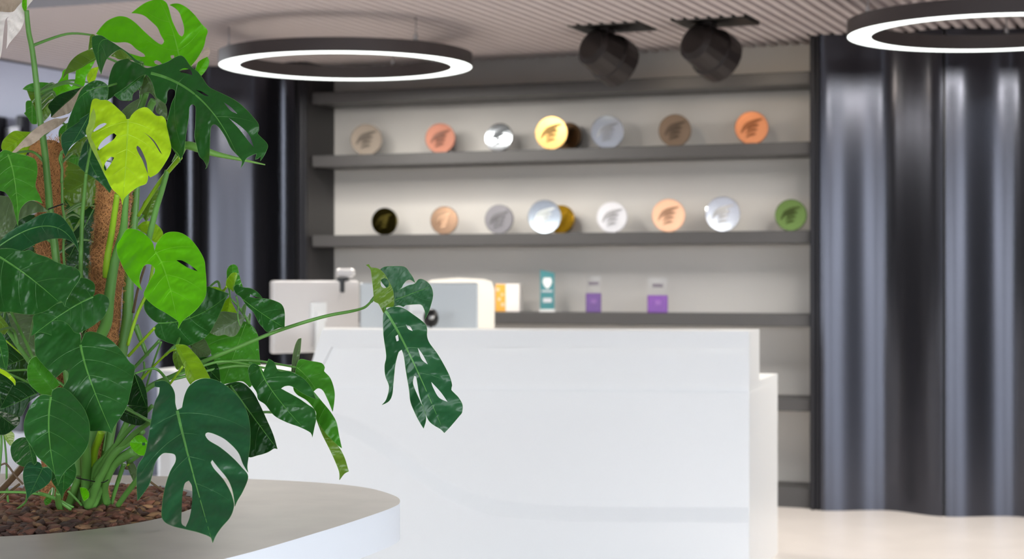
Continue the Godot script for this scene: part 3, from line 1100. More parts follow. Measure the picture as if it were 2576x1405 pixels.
func vein_mesh(L: Dictionary) -> ArrayMesh:
	var outl := to_poly(L.o)
	var holes := []
	for h in L.h:
		holes.append(to_poly(h))
	var st := new_st()
	var base: Color = TONE[L.c]
	var rib: Color = base.lerp(Color(0.52, 0.76, 0.34), 0.55 if L.c in ["d", "k", "u", "m", "g", "o"] else 0.3).srgb_to_linear()
	var vc: Color = base.lerp(Color(0.55, 0.72, 0.38), 0.24).srgb_to_linear()
	# pale rim along the margin: edge highlights put into the colour
	st.set_color(base.lerp(Color(0.62, 0.78, 0.42), 0.38).srgb_to_linear())
	var rim := []
	for q in outl:
		rim.append(q)
	rim.append(outl[0])
	vein_into(st, L, rim, 0.42, 0.42, 0.0003)
	st.set_color(rib)
	var b := Vector2(L.a[0], L.a[1])
	var e := Vector2(L.a[4], L.a[5])
	var c := Vector2(L.a[2], L.a[3]) * 2.0 - (b + e) / 2.0
	var at := func(t: float) -> Vector2: return b.lerp(c, t).lerp(c.lerp(e, t), t)
	var inside := func(p: Vector2) -> bool:
		if not Geometry2D.is_point_in_polygon(p, outl):
			return false
		for h in holes:
			if Geometry2D.is_point_in_polygon(p, h):
				return false
		return true
	var n := b.distance_to(e)
	var line := []
	for i in 25:
		var p: Vector2 = at.call(i / 24.0)
		if inside.call(p):
			line.append(p)
		elif line.size() > 6:
			break
		else:
			line.clear()
	if line.size() > 3:
		vein_into(st, L, line, clampf(n * 0.013, 0.9, 3.8) * L.w, 0.35, 0.0009)
	st.set_color(vc)
	for side in [-1.0, 1.0]:
		for i in 4:
			var t: float = 0.03 + 0.20 * i
			var p: Vector2 = at.call(t)
			var d: Vector2 = (at.call(t + 0.05) - p).normalized().rotated(side * (1.45 - 0.75 * t))
			var v := []
			for k in 40:
				if not inside.call(p):
					break
				v.append(p)
				p += d * n * 0.025
				d = d.rotated(-side * 0.030)
			if v.size() > 4:
				v.resize(v.size() - 1)
				vein_into(st, L, v, clampf(n * 0.0042, 0.35, 0.95) * L.w, 0.2, 0.0004)
	return done(st)

func build_plant():
	var root := pxd(230, 1278, 4.1)
	var t := thing("monstera_plant", "large green monstera with split leaves growing from the plant bed in the table", "plant", root)
	var nodes := []                                             # points on the stalks, for leaves whose own stalk is hidden
	for s in STALKS:
		var pts := []
		var rad := []
		var n: int = s[1].size() / 2
		for i in n:
			var u := float(i) / (n - 1)
			var d: float = lerpf(s[2], s[3], u)
			pts.append(pxd(s[1][i * 2], s[1][i * 2 + 1], d) - root)
			var w: float = lerpf(s[4], s[5], u * 2.0) if u < 0.5 else lerpf(s[5], s[6], u * 2.0 - 1.0)
			rad.append(Vector2(w / 2.0 / F * d, 0))
		var line := smooth_line(pts, 6)
		var rr := []
		for v in smooth_line(rad, 6):
			rr.append(v.x)
		var st := new_st(true)
		st.set_color(TONE[s[7]].srgb_to_linear())
		tube_into(st, line, rr, 10)
		part(s[0], done(st), M.stalk, t)
		if s[0] in ["stem", "petiole"]:
			nodes.append_array(line)
	for L in LEAVES:
		var m: Material = M.young if L.c in ["l", "y", "b", "p"] else M.dry if L.c in ["t", "w"] else M.leaf
		var mi := leaf_mesh(L)
		var o := part("leaf", mi, m, t, -root)
		if L.l != "":
			o.set_meta("label", L.l)
		if not L.c in ["p", "t", "w"]:
			var foot := leaf_point(L, Vector2(L.a[0], L.a[1])) - root
			var best := foot
			var far := 9.0
			for q in nodes:
				var cost: float = q.distance_to(foot) + (0.3 if q.y > foot.y - 0.01 and q.distance_to(foot) > 0.06 else 0.0)
				if cost < far:
					far = cost
					best = q
			if far > 0.02 and far < 0.6:
				var bend := foot.lerp(best, 0.5) + fwd * 0.04 + Vector3(0, 0.02, 0)
				var ln := smooth_line([foot + fwd * 0.004, bend, best], 6)
				var ra := []
				for k in ln.size():
					ra.append(0.0022 + 0.0016 * k / ln.size())
				var sp := new_st(true)
				sp.set_color(TONE["s"].srgb_to_linear())
				tube_into(sp, ln, ra, 8)
				part("petiole", done(sp), M.stalk, t)
			part("veins", vein_mesh(L), M.stalk, o)
	# black wire ties
	for q in [[[[192, 1200, 4.03], [205, 1204, 4.02], [222, 1207, 4.02], [240, 1211, 4.04]], 1.6], [[[255, 1213, 4.02], [264, 1211, 4.01], [272, 1206, 4.02]], 1.4], [[[122, 526, 4.03], [140, 519, 4.05], [158, 513, 4.04]], 1.8]]:
		var pts := []
		var rr := []
		for p in q[0]:
			pts.append(pxd(p[0], p[1], p[2]) - root)
		var line := smooth_line(pts, 5)
		for i in line.size():
			rr.append(q[1] / F * 4.03)
		var w := part("wire_tie", tube(line, rr, 6), M.black, t)
		w.set_meta("label", "black wire tie")

const LEAVES := [
	{o=[482,168,498,144,512,119,518,94,522,77,507,60,488,36,469,19,451,10,435,10,427,13,440,20,451,31,458,49,463,67,463,85,458,92,451,88,441,70,432,49,425,23,419,8,410,1,396,-1,380,2,363,9,347,20,331,33,346,34,363,39,380,53,396,69,405,88,413,103,408,112,400,110,385,99,364,80,341,58,322,45,306,41,291,43,270,53,253,70,242,85,260,94,288,106,316,106,330,111,344,124,363,136,366,142,357,143,341,139,321,133,333,146,350,160,372,166,404,169,435,172,466,175], h=[[387,154,393,151,402,155,408,161,399,163,390,160],[429,140,433,139,438,145,435,148,430,146]], a=[457,174,435,78,402,2], z=[4.16, 4.24], c="b", s=[-0.1, 0.1, 0, 0.008, 5], w=1, l="bright green split leaf fanned out at the top"},
	{o=[266,255,272,217,276,191,287,163,302,152,322,148,330,154,348,160,367,171,382,169,395,165,421,156,439,145,454,140,465,146,480,167,497,180,510,197,526,219,556,234,591,252,617,273,639,297,650,312,651,328,648,336,673,363,669,382,662,395,655,405,657,391,649,399,642,401,646,386,632,391,619,399,613,412,606,422,609,406,602,395,582,373,569,347,552,321,539,312,531,319,529,338,528,369,526,404,521,421,517,425,520,419,513,404,501,391,496,369,490,343,492,315,493,282,492,267,484,262,477,269,475,295,470,325,466,358,462,386,456,399,453,409,450,408,454,401,448,386,432,369,421,345,419,321,424,291,432,260,441,239,440,226,433,223,426,224,421,232,420,252,417,262,404,252,393,243,385,213,374,193,361,188,322,215,287,241], h=[[492,226,508,230,526,242,515,240],[563,257,582,270,597,286,580,278],[576,297,602,315,626,338,639,371,626,356,602,325],[451,176,465,171,480,177,484,189,471,185,454,181]], a=[380,184,515,260,608,419], z=[3.98, 3.78], c="d", s=[0.02, 0.3, 0, 0.01, 6], w=1, l="large dark green split leaf drooping over the ring light side"},
	{o=[231,94,238,90,249,89,258,91,270,99,288,110,303,120,325,135,341,149,357,160,341,157,325,141,306,125,292,128,278,138,267,150,261,164,256,179,254,188,250,177,245,160,239,141,232,119,231,103], h=[], a=[349,155,260,100,254,188], z=[4.03, 3.88], c="d", s=[0, 0.2, 0, 0.006, 5], w=0.5, l=""},
	{o=[278,141,294,128,306,125,322,136,338,152,316,148,300,149,288,143], h=[], a=[338,152,308,146,278,141], z=[4.05, 4], c="o", s=[0, 0.25, 0, 0.006, 5], w=0.5, l=""},
	{o=[158,199,161,186,169,169,180,152,196,138,216,128,232,124,251,133,241,150,222,160,204,171,185,180,169,186], h=[], a=[249,139,204,169,158,199], z=[4.12, 4], c="o", s=[0, 0.25, -0.03, 0.006, 5], w=0.6, l=""},
	{o=[222,127,225,106,227,91,232,86,239,88,233,97,232,110,232,119,225,124], h=[], a=[235,88,229,107,222,127], z=[4.08, 4.06], c="o", s=[0, 0.25, 0, 0.006, 5], w=0.3, l=""},
	{o=[161,176,155,194,141,214,131,228,133,235,141,245,157,240,176,233,196,224,211,215,216,193,226,177,240,150,203,162], h=[[174,180,172,205,174,212,180,218,185,211,189,200,191,176]], a=[140,243,186,200,232,158], z=[4.22, 4.3], c="b", s=[0, 0.25, 0, 0.006, 5], w=0.7, l=""},
	{o=[219,191,229,174,249,168,244,183,238,202,224,210,220,202], h=[], a=[221,207,235,187,249,168], z=[4.34, 4.4], c="l", s=[0, 0.25, 0, 0.006, 5], w=0.6, l=""},
	{o=[490,182,502,149,520,140,526,155,520,173,505,191,490,197], h=[], a=[490,196,507,169,523,142], z=[4.3, 4.3], c="b", s=[0, 0.25, 0, 0.006, 5], w=0.6, l=""},
	{o=[480,167,502,140,514,123,522,117,528,127,525,140,508,149,493,160], h=[], a=[481,166,503,142,525,118], z=[4.1, 4.12], c="t", s=[0, 0.5, 0, 0.006, 5], w=0.3, l=""},
	{o=[167,326,172,305,181,280,192,254,202,230,215,215,237,203,259,206,272,219,270,248,267,259,235,261,225,287,204,302,185,315], h=[], a=[268,217,200,246,167,326], z=[4.02, 3.92], c="d", s=[0, 0.15, -0.03, 0.006, 5], w=0.6, l=""},
	{o=[155,341,167,328,185,312,204,298,227,283,222,311,219,333,209,346,196,354,181,365,172,378,165,394,161,385,155,363], h=[], a=[226,287,195,341,164,394], z=[3.95, 3.9], c="u", s=[0.1, 0.25, 0, 0.006, 5], w=0.5, l=""},
	{o=[197,413,202,391,209,367,222,345,245,370,262,410,275,450,281,470,276,485,263,470,239,449,215,434,199,418], h=[], a=[225,350,228,410,277,485], z=[4.02, 3.98], c="u", s=[0, 0.25, 0, 0.006, 5], w=0.6, l=""},
	{o=[233,252,241,248,254,252,267,252,282,260,302,278,315,291,318,300,326,299,330,291,343,278,361,270,374,273,393,291,408,292,417,302,419,317,426,347,430,369,428,386,417,407,398,434,378,446,373,440,368,461,347,470,326,485,312,500,308,516,305,502,299,491,281,473,266,443,250,408,241,390,230,369,222,345,217,328,224,304,228,271], h=[[345,366,352,371,361,388,369,410,372,438,366,422,358,402,349,386,343,371],[235,328,248,315,263,309,269,311,259,319,233,333],[245,375,256,356,274,341,287,335,293,340,285,351,246,379],[261,421,267,406,280,394,287,396,280,410,265,430],[358,331,374,341,391,358,408,388,402,382,387,358,372,341]], a=[322,302,318,390,308,516], z=[3.93, 3.8], c="l", s=[0, 0.12, 0, 0.01, 5], w=1, l="young lime green leaf with slots and rolled edge"},
	{o=[224,305,229,285,236,272,241,290,239,310,232,335,229,345,238,362,246,385,254,405,262,432,270,452,263,440,250,412,240,393,229,371,220,347,216,328], h=[], a=[230,275,249,362,268,450], z=[3.915, 3.83], c="p", s=[0, 0.25, 0, 0, 5], w=0.3, l=""},
	{o=[361,195,378,193,385,213,393,243,417,265,421,302,402,288,393,280,391,249,374,232,350,239,356,221], h=[], a=[369,195,393,245,417,295], z=[4.06, 4.04], c="g", s=[0, 0.25, 0, 0.006, 5], w=0.5, l=""},
	{o=[304,282,322,265,339,254,352,248,345,271,330,299,318,304], h=[], a=[352,249,332,272,313,295], z=[4.05, 4], c="g", s=[0, 0.25, 0, 0.006, 5], w=0.5, l=""},
	{o=[287,239,322,215,352,191,363,186,356,215,335,234,332,252,304,252], h=[], a=[361,189,326,218,291,247], z=[4.02, 3.99], c="d", s=[0, 0.25, 0, 0.006, 5], w=0.6, l=""},
	{o=[389,631,383,609,363,588,344,578,324,575,314,583,304,600,294,616,295,636,304,659,317,685,334,708,358,731,351,711,353,688,363,668,376,664,388,672,389,685,378,704,368,724,363,744,389,770,416,786,442,803,449,810,448,827,460,806,481,790,501,770,517,744,519,711,517,682,514,655,501,629,481,603,458,587,435,583,416,587,403,600,394,613], h=[[444,654,458,655,481,668,498,682,475,674,452,660]], a=[391,633,422,704,449,826], z=[3.88, 3.72], c="b", s=[-0.05, 0.1, 0, 0.006, 5], w=1, l="bright green heart shaped leaf with one open slot"},
	{o=[-17,616,0,605,17,588,43,571,71,557,97,542,122,535,142,537,159,548,177,571,188,591,196,614,198,632,188,614,171,602,148,599,122,602,94,611,68,624,40,636,0,636,-17,642], h=[], a=[-11,625,120,568,198,632], z=[3.92, 3.86], c="u", s=[0.12, 0.25, -0.05, 0.006, 5], w=0.7, l=""},
	{o=[-40,636,0,626,28,625,58,632,74,629,94,639,122,648,142,659,171,668,194,676,203,690,199,705,185,725,168,753,164,772,159,762,154,756,137,767,114,782,85,790,57,789,28,784,0,783,-40,767], h=[], a=[-37,625,65,690,162,772], z=[3.86, 3.74], c="d", s=[0.06, 0.14, 0, 0.006, 5], w=1, l="broad dark green leaf at the height of the coir poles"},
	{o=[0,384,12,377,42,386,72,393,90,404,94,434,89,467,99,491,107,512,87,504,69,507,50,529,45,568,37,535,30,508,15,485,0,479,-25,470,-28,400], h=[], a=[20,388,38,460,46,565], z=[3.96, 3.86], c="m", s=[0, 0.25, 0, 0.006, 5], w=1, l=""},
	{o=[-20,490,28,497,40,520,70,506,85,505,104,516,122,532,92,534,61,546,46,556,25,585,-20,615], h=[], a=[-15,590,52,561,120,532], z=[4.02, 3.98], c="g", s=[0, 0.25, 0, 0.006, 5], w=0.4, l=""},
	{o=[196,702,211,699,228,705,238,716,238,733,234,745,250,739,268,745,275,759,270,779,259,799,248,808,227,823,206,833,191,840,143,845,102,835,78,845,84,817,85,793,126,769,165,756,182,728], h=[], a=[234,746,165,783,80,845], z=[3.92, 3.8], c="d", s=[0, 0.12, 0, 0.006, 5], w=1, l="dark green leaf pointing left beside the tall coir pole"},
	{o=[203,864,202,841,187,835,175,819,159,808,137,806,114,812,96,826,88,846,88,871,91,894,109,917,128,937,140,951,155,937,164,930,172,937,170,955,159,974,155,996,173,1030,200,1067,225,1083,262,1083,282,1090,287,1074,303,1049,319,1021,328,985,335,953,339,921,328,912,314,894,296,871,273,851,250,839,228,834,214,839,206,857], h=[], a=[203,867,228,958,282,1089], z=[3.8, 3.68], c="d", s=[-0.03, 0.16, 0, 0.006, 5], w=1, l="large dark heart shaped leaf hanging in front"},
	{o=[130,996,132,983,148,974,168,980,189,999,207,1021,219,1044,226,1074,223,1113,209,1140,188,1163,167,1182,154,1200,146,1222,139,1195,128,1180,111,1163,92,1146,79,1123,64,1098,60,1068,67,1041,81,1014,105,993], h=[], a=[128,998,124,1100,146,1222], z=[3.72, 3.6], c="d", s=[0, -0.22, 0, 0.006, 5], w=1, l="oval dark green leaf with a brown spot low on the plant"},
	{o=[71,917,80,901,96,897,107,912,128,937,141,951,150,969,134,980,130,994,102,989,87,978,73,962,69,939], h=[], a=[137,985,106,946,75,908], z=[3.8, 3.84], c="m", s=[0, 0.3, 0, 0.006, 5], w=0.4, l=""},
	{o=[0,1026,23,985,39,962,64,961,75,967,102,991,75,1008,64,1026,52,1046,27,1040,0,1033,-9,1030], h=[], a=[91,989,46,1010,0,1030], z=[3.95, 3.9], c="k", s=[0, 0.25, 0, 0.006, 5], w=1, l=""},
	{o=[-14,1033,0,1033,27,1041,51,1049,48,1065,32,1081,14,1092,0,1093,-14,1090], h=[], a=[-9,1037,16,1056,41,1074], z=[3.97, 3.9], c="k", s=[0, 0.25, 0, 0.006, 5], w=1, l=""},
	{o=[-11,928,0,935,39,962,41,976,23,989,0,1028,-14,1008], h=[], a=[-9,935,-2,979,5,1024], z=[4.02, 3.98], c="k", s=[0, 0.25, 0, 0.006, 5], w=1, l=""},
	{o=[-14,828,0,834,9,846,18,867,21,894,17,930,0,923,-14,917], h=[], a=[-9,832,2,880,14,928], z=[3.85, 3.8], c="d", s=[0, 0.25, 0, 0.006, 5], w=1, l=""},
	{o=[-9,919,0,926,14,933,30,946,39,958,38,969,32,960,18,948,0,937,-9,930], h=[], a=[-9,926,15,947,38,968], z=[3.84, 3.8], c="l", s=[0, 0.25, 0, 0.006, 5], w=0.4, l=""},
	{o=[27,1129,32,1114,47,1102,64,1100,73,1108,81,1127,90,1144,91,1165,70,1174,47,1168,32,1153], h=[], a=[70,1103,78,1137,85,1170], z=[3.85, 3.8], c="d", s=[0, 0.25, 0, 0.006, 5], w=1, l=""},
	{o=[59,1208,58,1191,62,1174,73,1162,90,1160,102,1165,107,1176,120,1175,129,1182,130,1200,122,1215,107,1227,90,1236,77,1244,68,1257,66,1238,62,1223], h=[], a=[107,1177,88,1217,68,1257], z=[3.8, 3.72], c="u", s=[0, 0.15, 0, 0.006, 5], w=0.5, l=""},
	{o=[128,1180,149,1172,171,1170,188,1165,192,1185,188,1204,177,1221,162,1238,157,1257,155,1249,147,1234,132,1212,128,1193], h=[], a=[162,1174,160,1216,157,1257], z=[3.84, 3.78], c="d", s=[0, 0.12, 0, 0.006, 5], w=0.6, l=""},
	{o=[445,1031,457,1026,460,1014,466,990,478,969,502,954,526,952,553,960,583,981,607,1008,622,1038,629,1074,629,1119,625,1149,622,1173,624,1188,611,1166,599,1137,571,1108,542,1092,522,1087,516,1094,526,1108,554,1125,583,1149,607,1174,624,1198,611,1235,597,1259,591,1274,589,1255,583,1227,571,1202,550,1176,534,1156,530,1162,538,1178,562,1206,579,1235,587,1259,588,1276,579,1300,558,1325,544,1345,535,1365,530,1351,501,1339,469,1331,428,1320,408,1302,409,1263,416,1223,428,1186,442,1160,440,1143,424,1139,408,1141,391,1162,383,1194,375,1219,359,1243,346,1259,344,1214,346,1174,363,1145,370,1120,380,1059,389,1014,400,990,402,974,389,972,389,960,410,957,427,966,439,987,441,1014], h=[[457,1284,459,1243,465,1215,475,1208,483,1223,483,1263,477,1300,467,1324,457,1316]], a=[446,1033,480,1170,535,1365], z=[3.72, 3.42], c="u", s=[-0.06, 0.14, 0, 0.012, 6], w=1, l="large glossy split leaf hanging over the table top"},
	{o=[562,975,571,966,595,960,616,966,637,987,652,1014,670,1053,687,1092,698,1129,690,1127,673,1137,649,1144,622,1146,598,1089,583,1029], h=[], a=[580,969,638,1049,697,1128], z=[3.92, 3.84], c="k", s=[0, 0.2, 0, 0.006, 5], w=1, l=""},
	{o=[626,924,637,913,652,920,663,935,676,902,690,911,701,932,729,934,760,949,782,973,795,1004,765,991,734,971,716,971,707,977,747,999,774,1017,791,1030,795,1052,791,1074,786,1099,782,1088,756,1074,721,1061,690,1044,668,1017,650,1004,646,986,632,964,625,938], h=[], a=[654,924,694,995,786,1099], z=[3.9, 3.8], c="d", s=[0, 0.2, 0, 0.006, 5], w=0.7, l="dark split leaf beside the white table edge"},
	{o=[743,938,747,916,756,903,778,907,809,913,817,924,815,933,831,951,841,982,841,1008,837,1035,826,1008,813,982,800,976,789,984,809,1008,831,1035,846,1061,853,1096,860,1127,844,1114,822,1092,809,1074,796,1052,795,1035,774,1008,747,991,738,973], h=[], a=[747,924,804,995,860,1127], z=[3.98, 3.9], c="m", s=[0, 0.2, 0, 0.006, 5], w=0.5, l=""},
	{o=[791,1041,818,1083,849,1119,866,1149,877,1185,866,1191,854,1207,853,1185,835,1141,809,1088], h=[], a=[796,1048,825,1126,855,1205], z=[3.96, 3.92], c="o", s=[0, 0.25, 0, 0.006, 5], w=0.4, l=""},
	{o=[733,935,736,898,743,867,751,852,758,850,756,876,751,907,744,938], h=[], a=[738,937,747,894,756,851], z=[3.99, 4.03], c="g", s=[0, 0.25, 0, 0.006, 5], w=0.5, l=""},
	{o=[921,666,928,664,933,672,951,675,966,687,978,707,988,729,991,754,989,770,971,773,966,790,961,779,951,762,941,757,940,739,936,702,932,677], h=[[957,711,960,702,967,699,976,703,979,712,976,721,967,724,960,720]], a=[943,757,934,711,925,664], z=[3.84, 3.82], c="o", s=[-0.1, 0.25, 0, 0.006, 5], w=0.7, l="pale olive underside lobe with a round hole"},
	{o=[956,679,966,671,991,669,1018,671,1030,685,1040,700,1044,711,1033,703,1023,705,1014,715,1010,723,1002,729,1013,724,1028,717,1043,713,1053,702,1065,703,1078,712,1086,724,1089,742,1085,762,1078,784,1069,803,1070,789,1065,773,1058,765,1038,765,1020,767,1015,771,1003,767,988,772,984,754,976,729,961,710,951,690], h=[], a=[966,764,1022,743,1078,722], z=[3.87, 3.9], c="u", s=[0.15, 0.1, 0, 0.006, 5], w=0.7, l=""},
	{o=[964,796,968,783,985,772,1012,774,1038,790,1069,814,1074,827,1074,845,1080,862,1100,889,1118,920,1131,946,1137,969,1135,980,1153,999,1163,1017,1162,1037,1157,1044,1135,1070,1118,1088,1109,1079,1082,1061,1069,1035,1056,995,1047,946,1042,944,1039,964,1051,995,1065,1026,1072,1052,1066,1077,1051,1052,1034,1013,1029,977,1021,929,1016,894,1011,879,1003,885,994,920,990,960,987,991,979,1008,961,1018,972,1004,979,973,970,946,968,920,972,894,965,841], h=[[1021,816,1032,821,1038,832,1027,827],[995,845,1001,841,1003,856,998,858],[1051,874,1065,894,1076,916,1060,902],[1085,960,1109,986,1126,1010,1104,999,1089,973]], a=[970,782,1032,894,1117,1087], z=[3.83, 3.74], c="u", s=[0, 0.22, 0, 0.012, 6], w=1, l="dark split leaf hanging from the long bent leaf stalk"},
	{o=[364,746,388,756,413,776,449,795,476,776,505,744,520,721,546,728,576,738,567,754,555,783,541,812,526,838,507,854,478,867,456,869,437,865,417,858,398,848,390,836,390,821,399,812,386,805,371,790,363,773], h=[], a=[399,812,490,795,578,738], z=[4, 3.93], c="d", s=[0.05, 0.1, 0, 0.006, 5], w=0.6, l=""},
	{o=[553,785,582,785,606,791,616,798,609,814,601,831,592,843,578,846,565,841,548,844,529,837,541,807], h=[], a=[613,797,574,817,534,837], z=[4.05, 4.02], c="g", s=[0, 0.25, 0, 0.006, 5], w=0.5, l=""},
	{o=[513,855,531,834,548,840,565,836,578,841,592,838,604,821,613,807,628,814,640,826,649,843,650,858,652,889,655,918,635,918,628,942,634,967,628,974,609,958,575,963,558,963,546,930,534,897,524,872], h=[], a=[618,814,590,888,563,962], z=[4.12, 4.05], c="m", s=[0, 0.1, 0, 0.006, 5], w=0.5, l=""},
	{o=[442,867,456,866,471,870,485,884,500,901,514,923,529,951,509,951,490,957,479,967,468,947,465,926,456,904,446,882], h=[], a=[446,869,471,914,495,959], z=[3.95, 3.85], c="y", s=[0, 0.25, 0, 0.006, 5], w=0.4, l=""},
	{o=[436,887,442,870,449,889,459,909,463,926,446,929,439,916,435,901], h=[], a=[442,872,446,900,451,928], z=[4, 3.98], c="o", s=[0, 0.25, 0, 0.006, 5], w=0.4, l=""},
	{o=[495,900,514,897,529,900,541,909,551,928,555,962,534,962,521,950,509,923], h=[], a=[500,901,526,929,553,957], z=[4, 3.95], c="k", s=[0, 0.25, 0, 0.006, 5], w=1, l=""},
	{o=[478,866,495,858,514,853,524,870,531,887,519,897,500,900,485,887], h=[], a=[483,867,505,880,526,892], z=[4.08, 4.06], c="g", s=[0, 0.25, 0, 0.006, 5], w=0.4, l=""},
	{o=[571,696,571,681,577,669,589,665,597,671,601,688,606,708,611,721,597,717,587,730,578,726,569,717], h=[], a=[584,728,584,697,584,666], z=[4, 4.02], c="m", s=[0, 0.25, 0, 0.006, 5], w=0.4, l=""},
	{o=[569,717,571,703,582,688,593,685,597,692,590,713,587,734,578,725], h=[], a=[586,732,589,709,593,686], z=[3.985, 3.99], c="y", s=[0, 0.25, 0, 0.006, 5], w=0.4, l=""},
	{o=[588,723,597,715,611,722,630,725,647,734,661,750,645,746,630,739,628,746,645,750,672,751,693,757,709,766,716,785,716,823,703,824,686,831,672,834,664,826,652,812,638,785,621,768,606,746,595,739], h=[], a=[594,737,642,776,714,823], z=[3.96, 3.88], c="d", s=[0, 0.2, 0, 0.012, 5], w=0.7, l="small dark glossy leaf in front of the wavy panels"},
	{o=[553,783,567,756,578,746,584,763,597,787,577,786], h=[], a=[578,749,575,768,572,786], z=[4.03, 4.05], c="y", s=[0, 0.25, 0, 0.006, 5], w=0.3, l=""},
	{o=[524,722,546,722,567,734,558,739,546,732], h=[], a=[526,722,546,728,566,734], z=[4.03, 4.02], c="y", s=[0, 0.25, 0, 0.006, 5], w=0.3, l=""},
	{o=[57,224,67,215,83,209,104,207,130,210,143,215,133,235,111,235,83,231], h=[], a=[141,220,99,222,58,224], z=[4.3, 4.25], c="m", s=[0, 0.25, 0, 0.006, 5], w=1, l=""},
	{o=[68,228,83,228,104,233,128,230,139,244,118,257,104,257,87,267,76,248], h=[], a=[137,243,105,238,74,233], z=[4.33, 4.3], c="o", s=[0, 0.25, 0, 0.006, 5], w=1, l=""},
	{o=[66,256,78,253,83,263,91,285,93,312,80,311,70,296,61,285,65,281], h=[], a=[81,256,81,283,81,311], z=[4.28, 4.24], c="m", s=[0, 0.25, 0, 0.006, 5], w=1, l=""},
	{o=[81,270,104,256,128,259,130,280,111,304,93,307], h=[], a=[126,261,106,282,87,304], z=[4.32, 4.3], c="o", s=[0, 0.25, 0, 0.006, 5], w=1, l=""},
	{o=[121,268,130,254,144,241,167,231,191,224,211,218,196,246,178,281,157,289,137,296,128,294,128,281], h=[], a=[209,219,168,256,128,293], z=[4.16, 4.1], c="k", s=[0, 0.25, 0, 0.006, 5], w=0.5, l=""},
	{o=[128,295,148,276,167,259,185,243,205,220,212,216,204,237,192,257,185,274,167,287,141,295], h=[], a=[209,219,169,257,130,295], z=[4.14, 4.08], c="t", s=[0, 0.25, 0, 0.012, 5], w=0.4, l="dried beige leaf edge"},
	{o=[30,383,48,363,67,343,83,328,104,313,137,298,154,298,173,293,161,307,144,320,130,328,111,339,93,355,74,367,56,372,41,383], h=[], a=[170,294,100,339,31,383], z=[3.98, 3.88], c="t", s=[0, 0.2, 0, 0.015, 5], w=0.5, l="dried grey beige leaf lying across the green stalk"},
	{o=[4,374,6,357,17,343,35,330,56,331,78,332,80,357,61,392,37,387,15,383], h=[], a=[76,334,43,356,11,378], z=[4.15, 4.1], c="y", s=[0, 0.25, 0, 0.006, 5], w=1, l=""},
	{o=[148,343,149,328,157,317,170,309,172,330,159,344,159,370,151,357], h=[], a=[167,315,162,342,157,368], z=[4.2, 4.18], c="m", s=[0, 0.25, 0, 0.006, 5], w=1, l=""},
	{o=[172,380,185,365,204,348,222,344,213,367,202,383,185,385], h=[], a=[218,346,196,363,174,380], z=[4.12, 4.1], c="o", s=[0, 0.25, 0, 0.006, 5], w=1, l=""},
	{o=[155,402,170,391,198,391,198,418,176,407], h=[], a=[196,394,177,398,157,402], z=[4.2, 4.18], c="m", s=[0, 0.25, 0, 0.006, 5], w=1, l=""},
	{o=[154,429,213,429,246,447,246,496,231,514,204,520,181,507,157,488], h=[[168,479,181,477,205,484,200,488,178,484]], a=[241,444,204,465,167,486], z=[4.36, 4.3], c="o", s=[0, 0.25, 0, 0.006, 5], w=1, l=""},
	{o=[157,484,178,488,205,496,231,510,215,527,203,524,185,514,172,508,157,501], h=[], a=[230,510,194,502,159,494], z=[4.38, 4.36], c="o", s=[0, 0.25, 0, 0.006, 5], w=1, l=""},
	{o=[159,518,165,501,172,512,185,531,204,544,196,558,185,577,178,558,170,544], h=[], a=[200,547,182,524,165,501], z=[4.3, 4.28], c="d", s=[0, 0.25, 0, 0.006, 5], w=1, l=""},
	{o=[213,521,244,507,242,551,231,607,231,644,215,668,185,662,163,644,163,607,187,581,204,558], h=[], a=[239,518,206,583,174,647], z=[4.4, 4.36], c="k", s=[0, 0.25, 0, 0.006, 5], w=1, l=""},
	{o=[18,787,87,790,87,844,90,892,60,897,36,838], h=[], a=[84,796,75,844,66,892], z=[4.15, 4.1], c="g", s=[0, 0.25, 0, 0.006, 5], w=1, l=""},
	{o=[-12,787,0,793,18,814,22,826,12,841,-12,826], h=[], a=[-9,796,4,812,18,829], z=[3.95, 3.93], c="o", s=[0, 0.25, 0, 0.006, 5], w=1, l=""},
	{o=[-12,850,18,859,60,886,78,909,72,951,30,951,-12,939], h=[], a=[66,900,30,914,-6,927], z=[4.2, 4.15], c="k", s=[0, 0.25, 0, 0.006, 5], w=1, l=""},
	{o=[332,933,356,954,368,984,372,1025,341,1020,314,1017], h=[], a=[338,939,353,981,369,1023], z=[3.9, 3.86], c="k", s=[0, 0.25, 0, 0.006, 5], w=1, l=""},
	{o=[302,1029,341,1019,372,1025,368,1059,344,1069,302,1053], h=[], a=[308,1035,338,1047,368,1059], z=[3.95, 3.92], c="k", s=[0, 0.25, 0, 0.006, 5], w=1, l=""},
	{o=[327,1114,344,1095,362,1098,377,1119,387,1114,374,1140,353,1144,335,1131], h=[], a=[383,1117,357,1115,332,1113], z=[3.9, 3.88], c="b", s=[0, 0.25, 0, 0.006, 5], w=0.5, l=""},
	{o=[344,573,357,560,373,556,393,564,409,583,407,603,389,609,370,590], h=[], a=[383,603,375,581,367,559], z=[4.1, 4.12], c="y", s=[0, 0.25, 0, 0.006, 5], w=0.5, l=""},
	{o=[360,511,376,492,396,462,399,485,389,515,380,541,367,557,358,537], h=[], a=[367,554,381,510,396,465], z=[4.2, 4.22], c="o", s=[0, 0.25, 0, 0.006, 5], w=0.5, l=""},
	{o=[-9,28,0,29,31,30,44,17,55,5,66,-5,83,0,67,22,61,52,52,74,36,94,23,110,16,124,18,94,19,67,18,47,23,41,14,49,9,81,5,125,0,149,-9,141], h=[], a=[66,2,31,39,9,125], z=[4.02, 3.95], c="w", s=[0, 0.2, 0, 0.014, 5], w=0.5, l="pale dried leaf at the top of the tall stalk"},
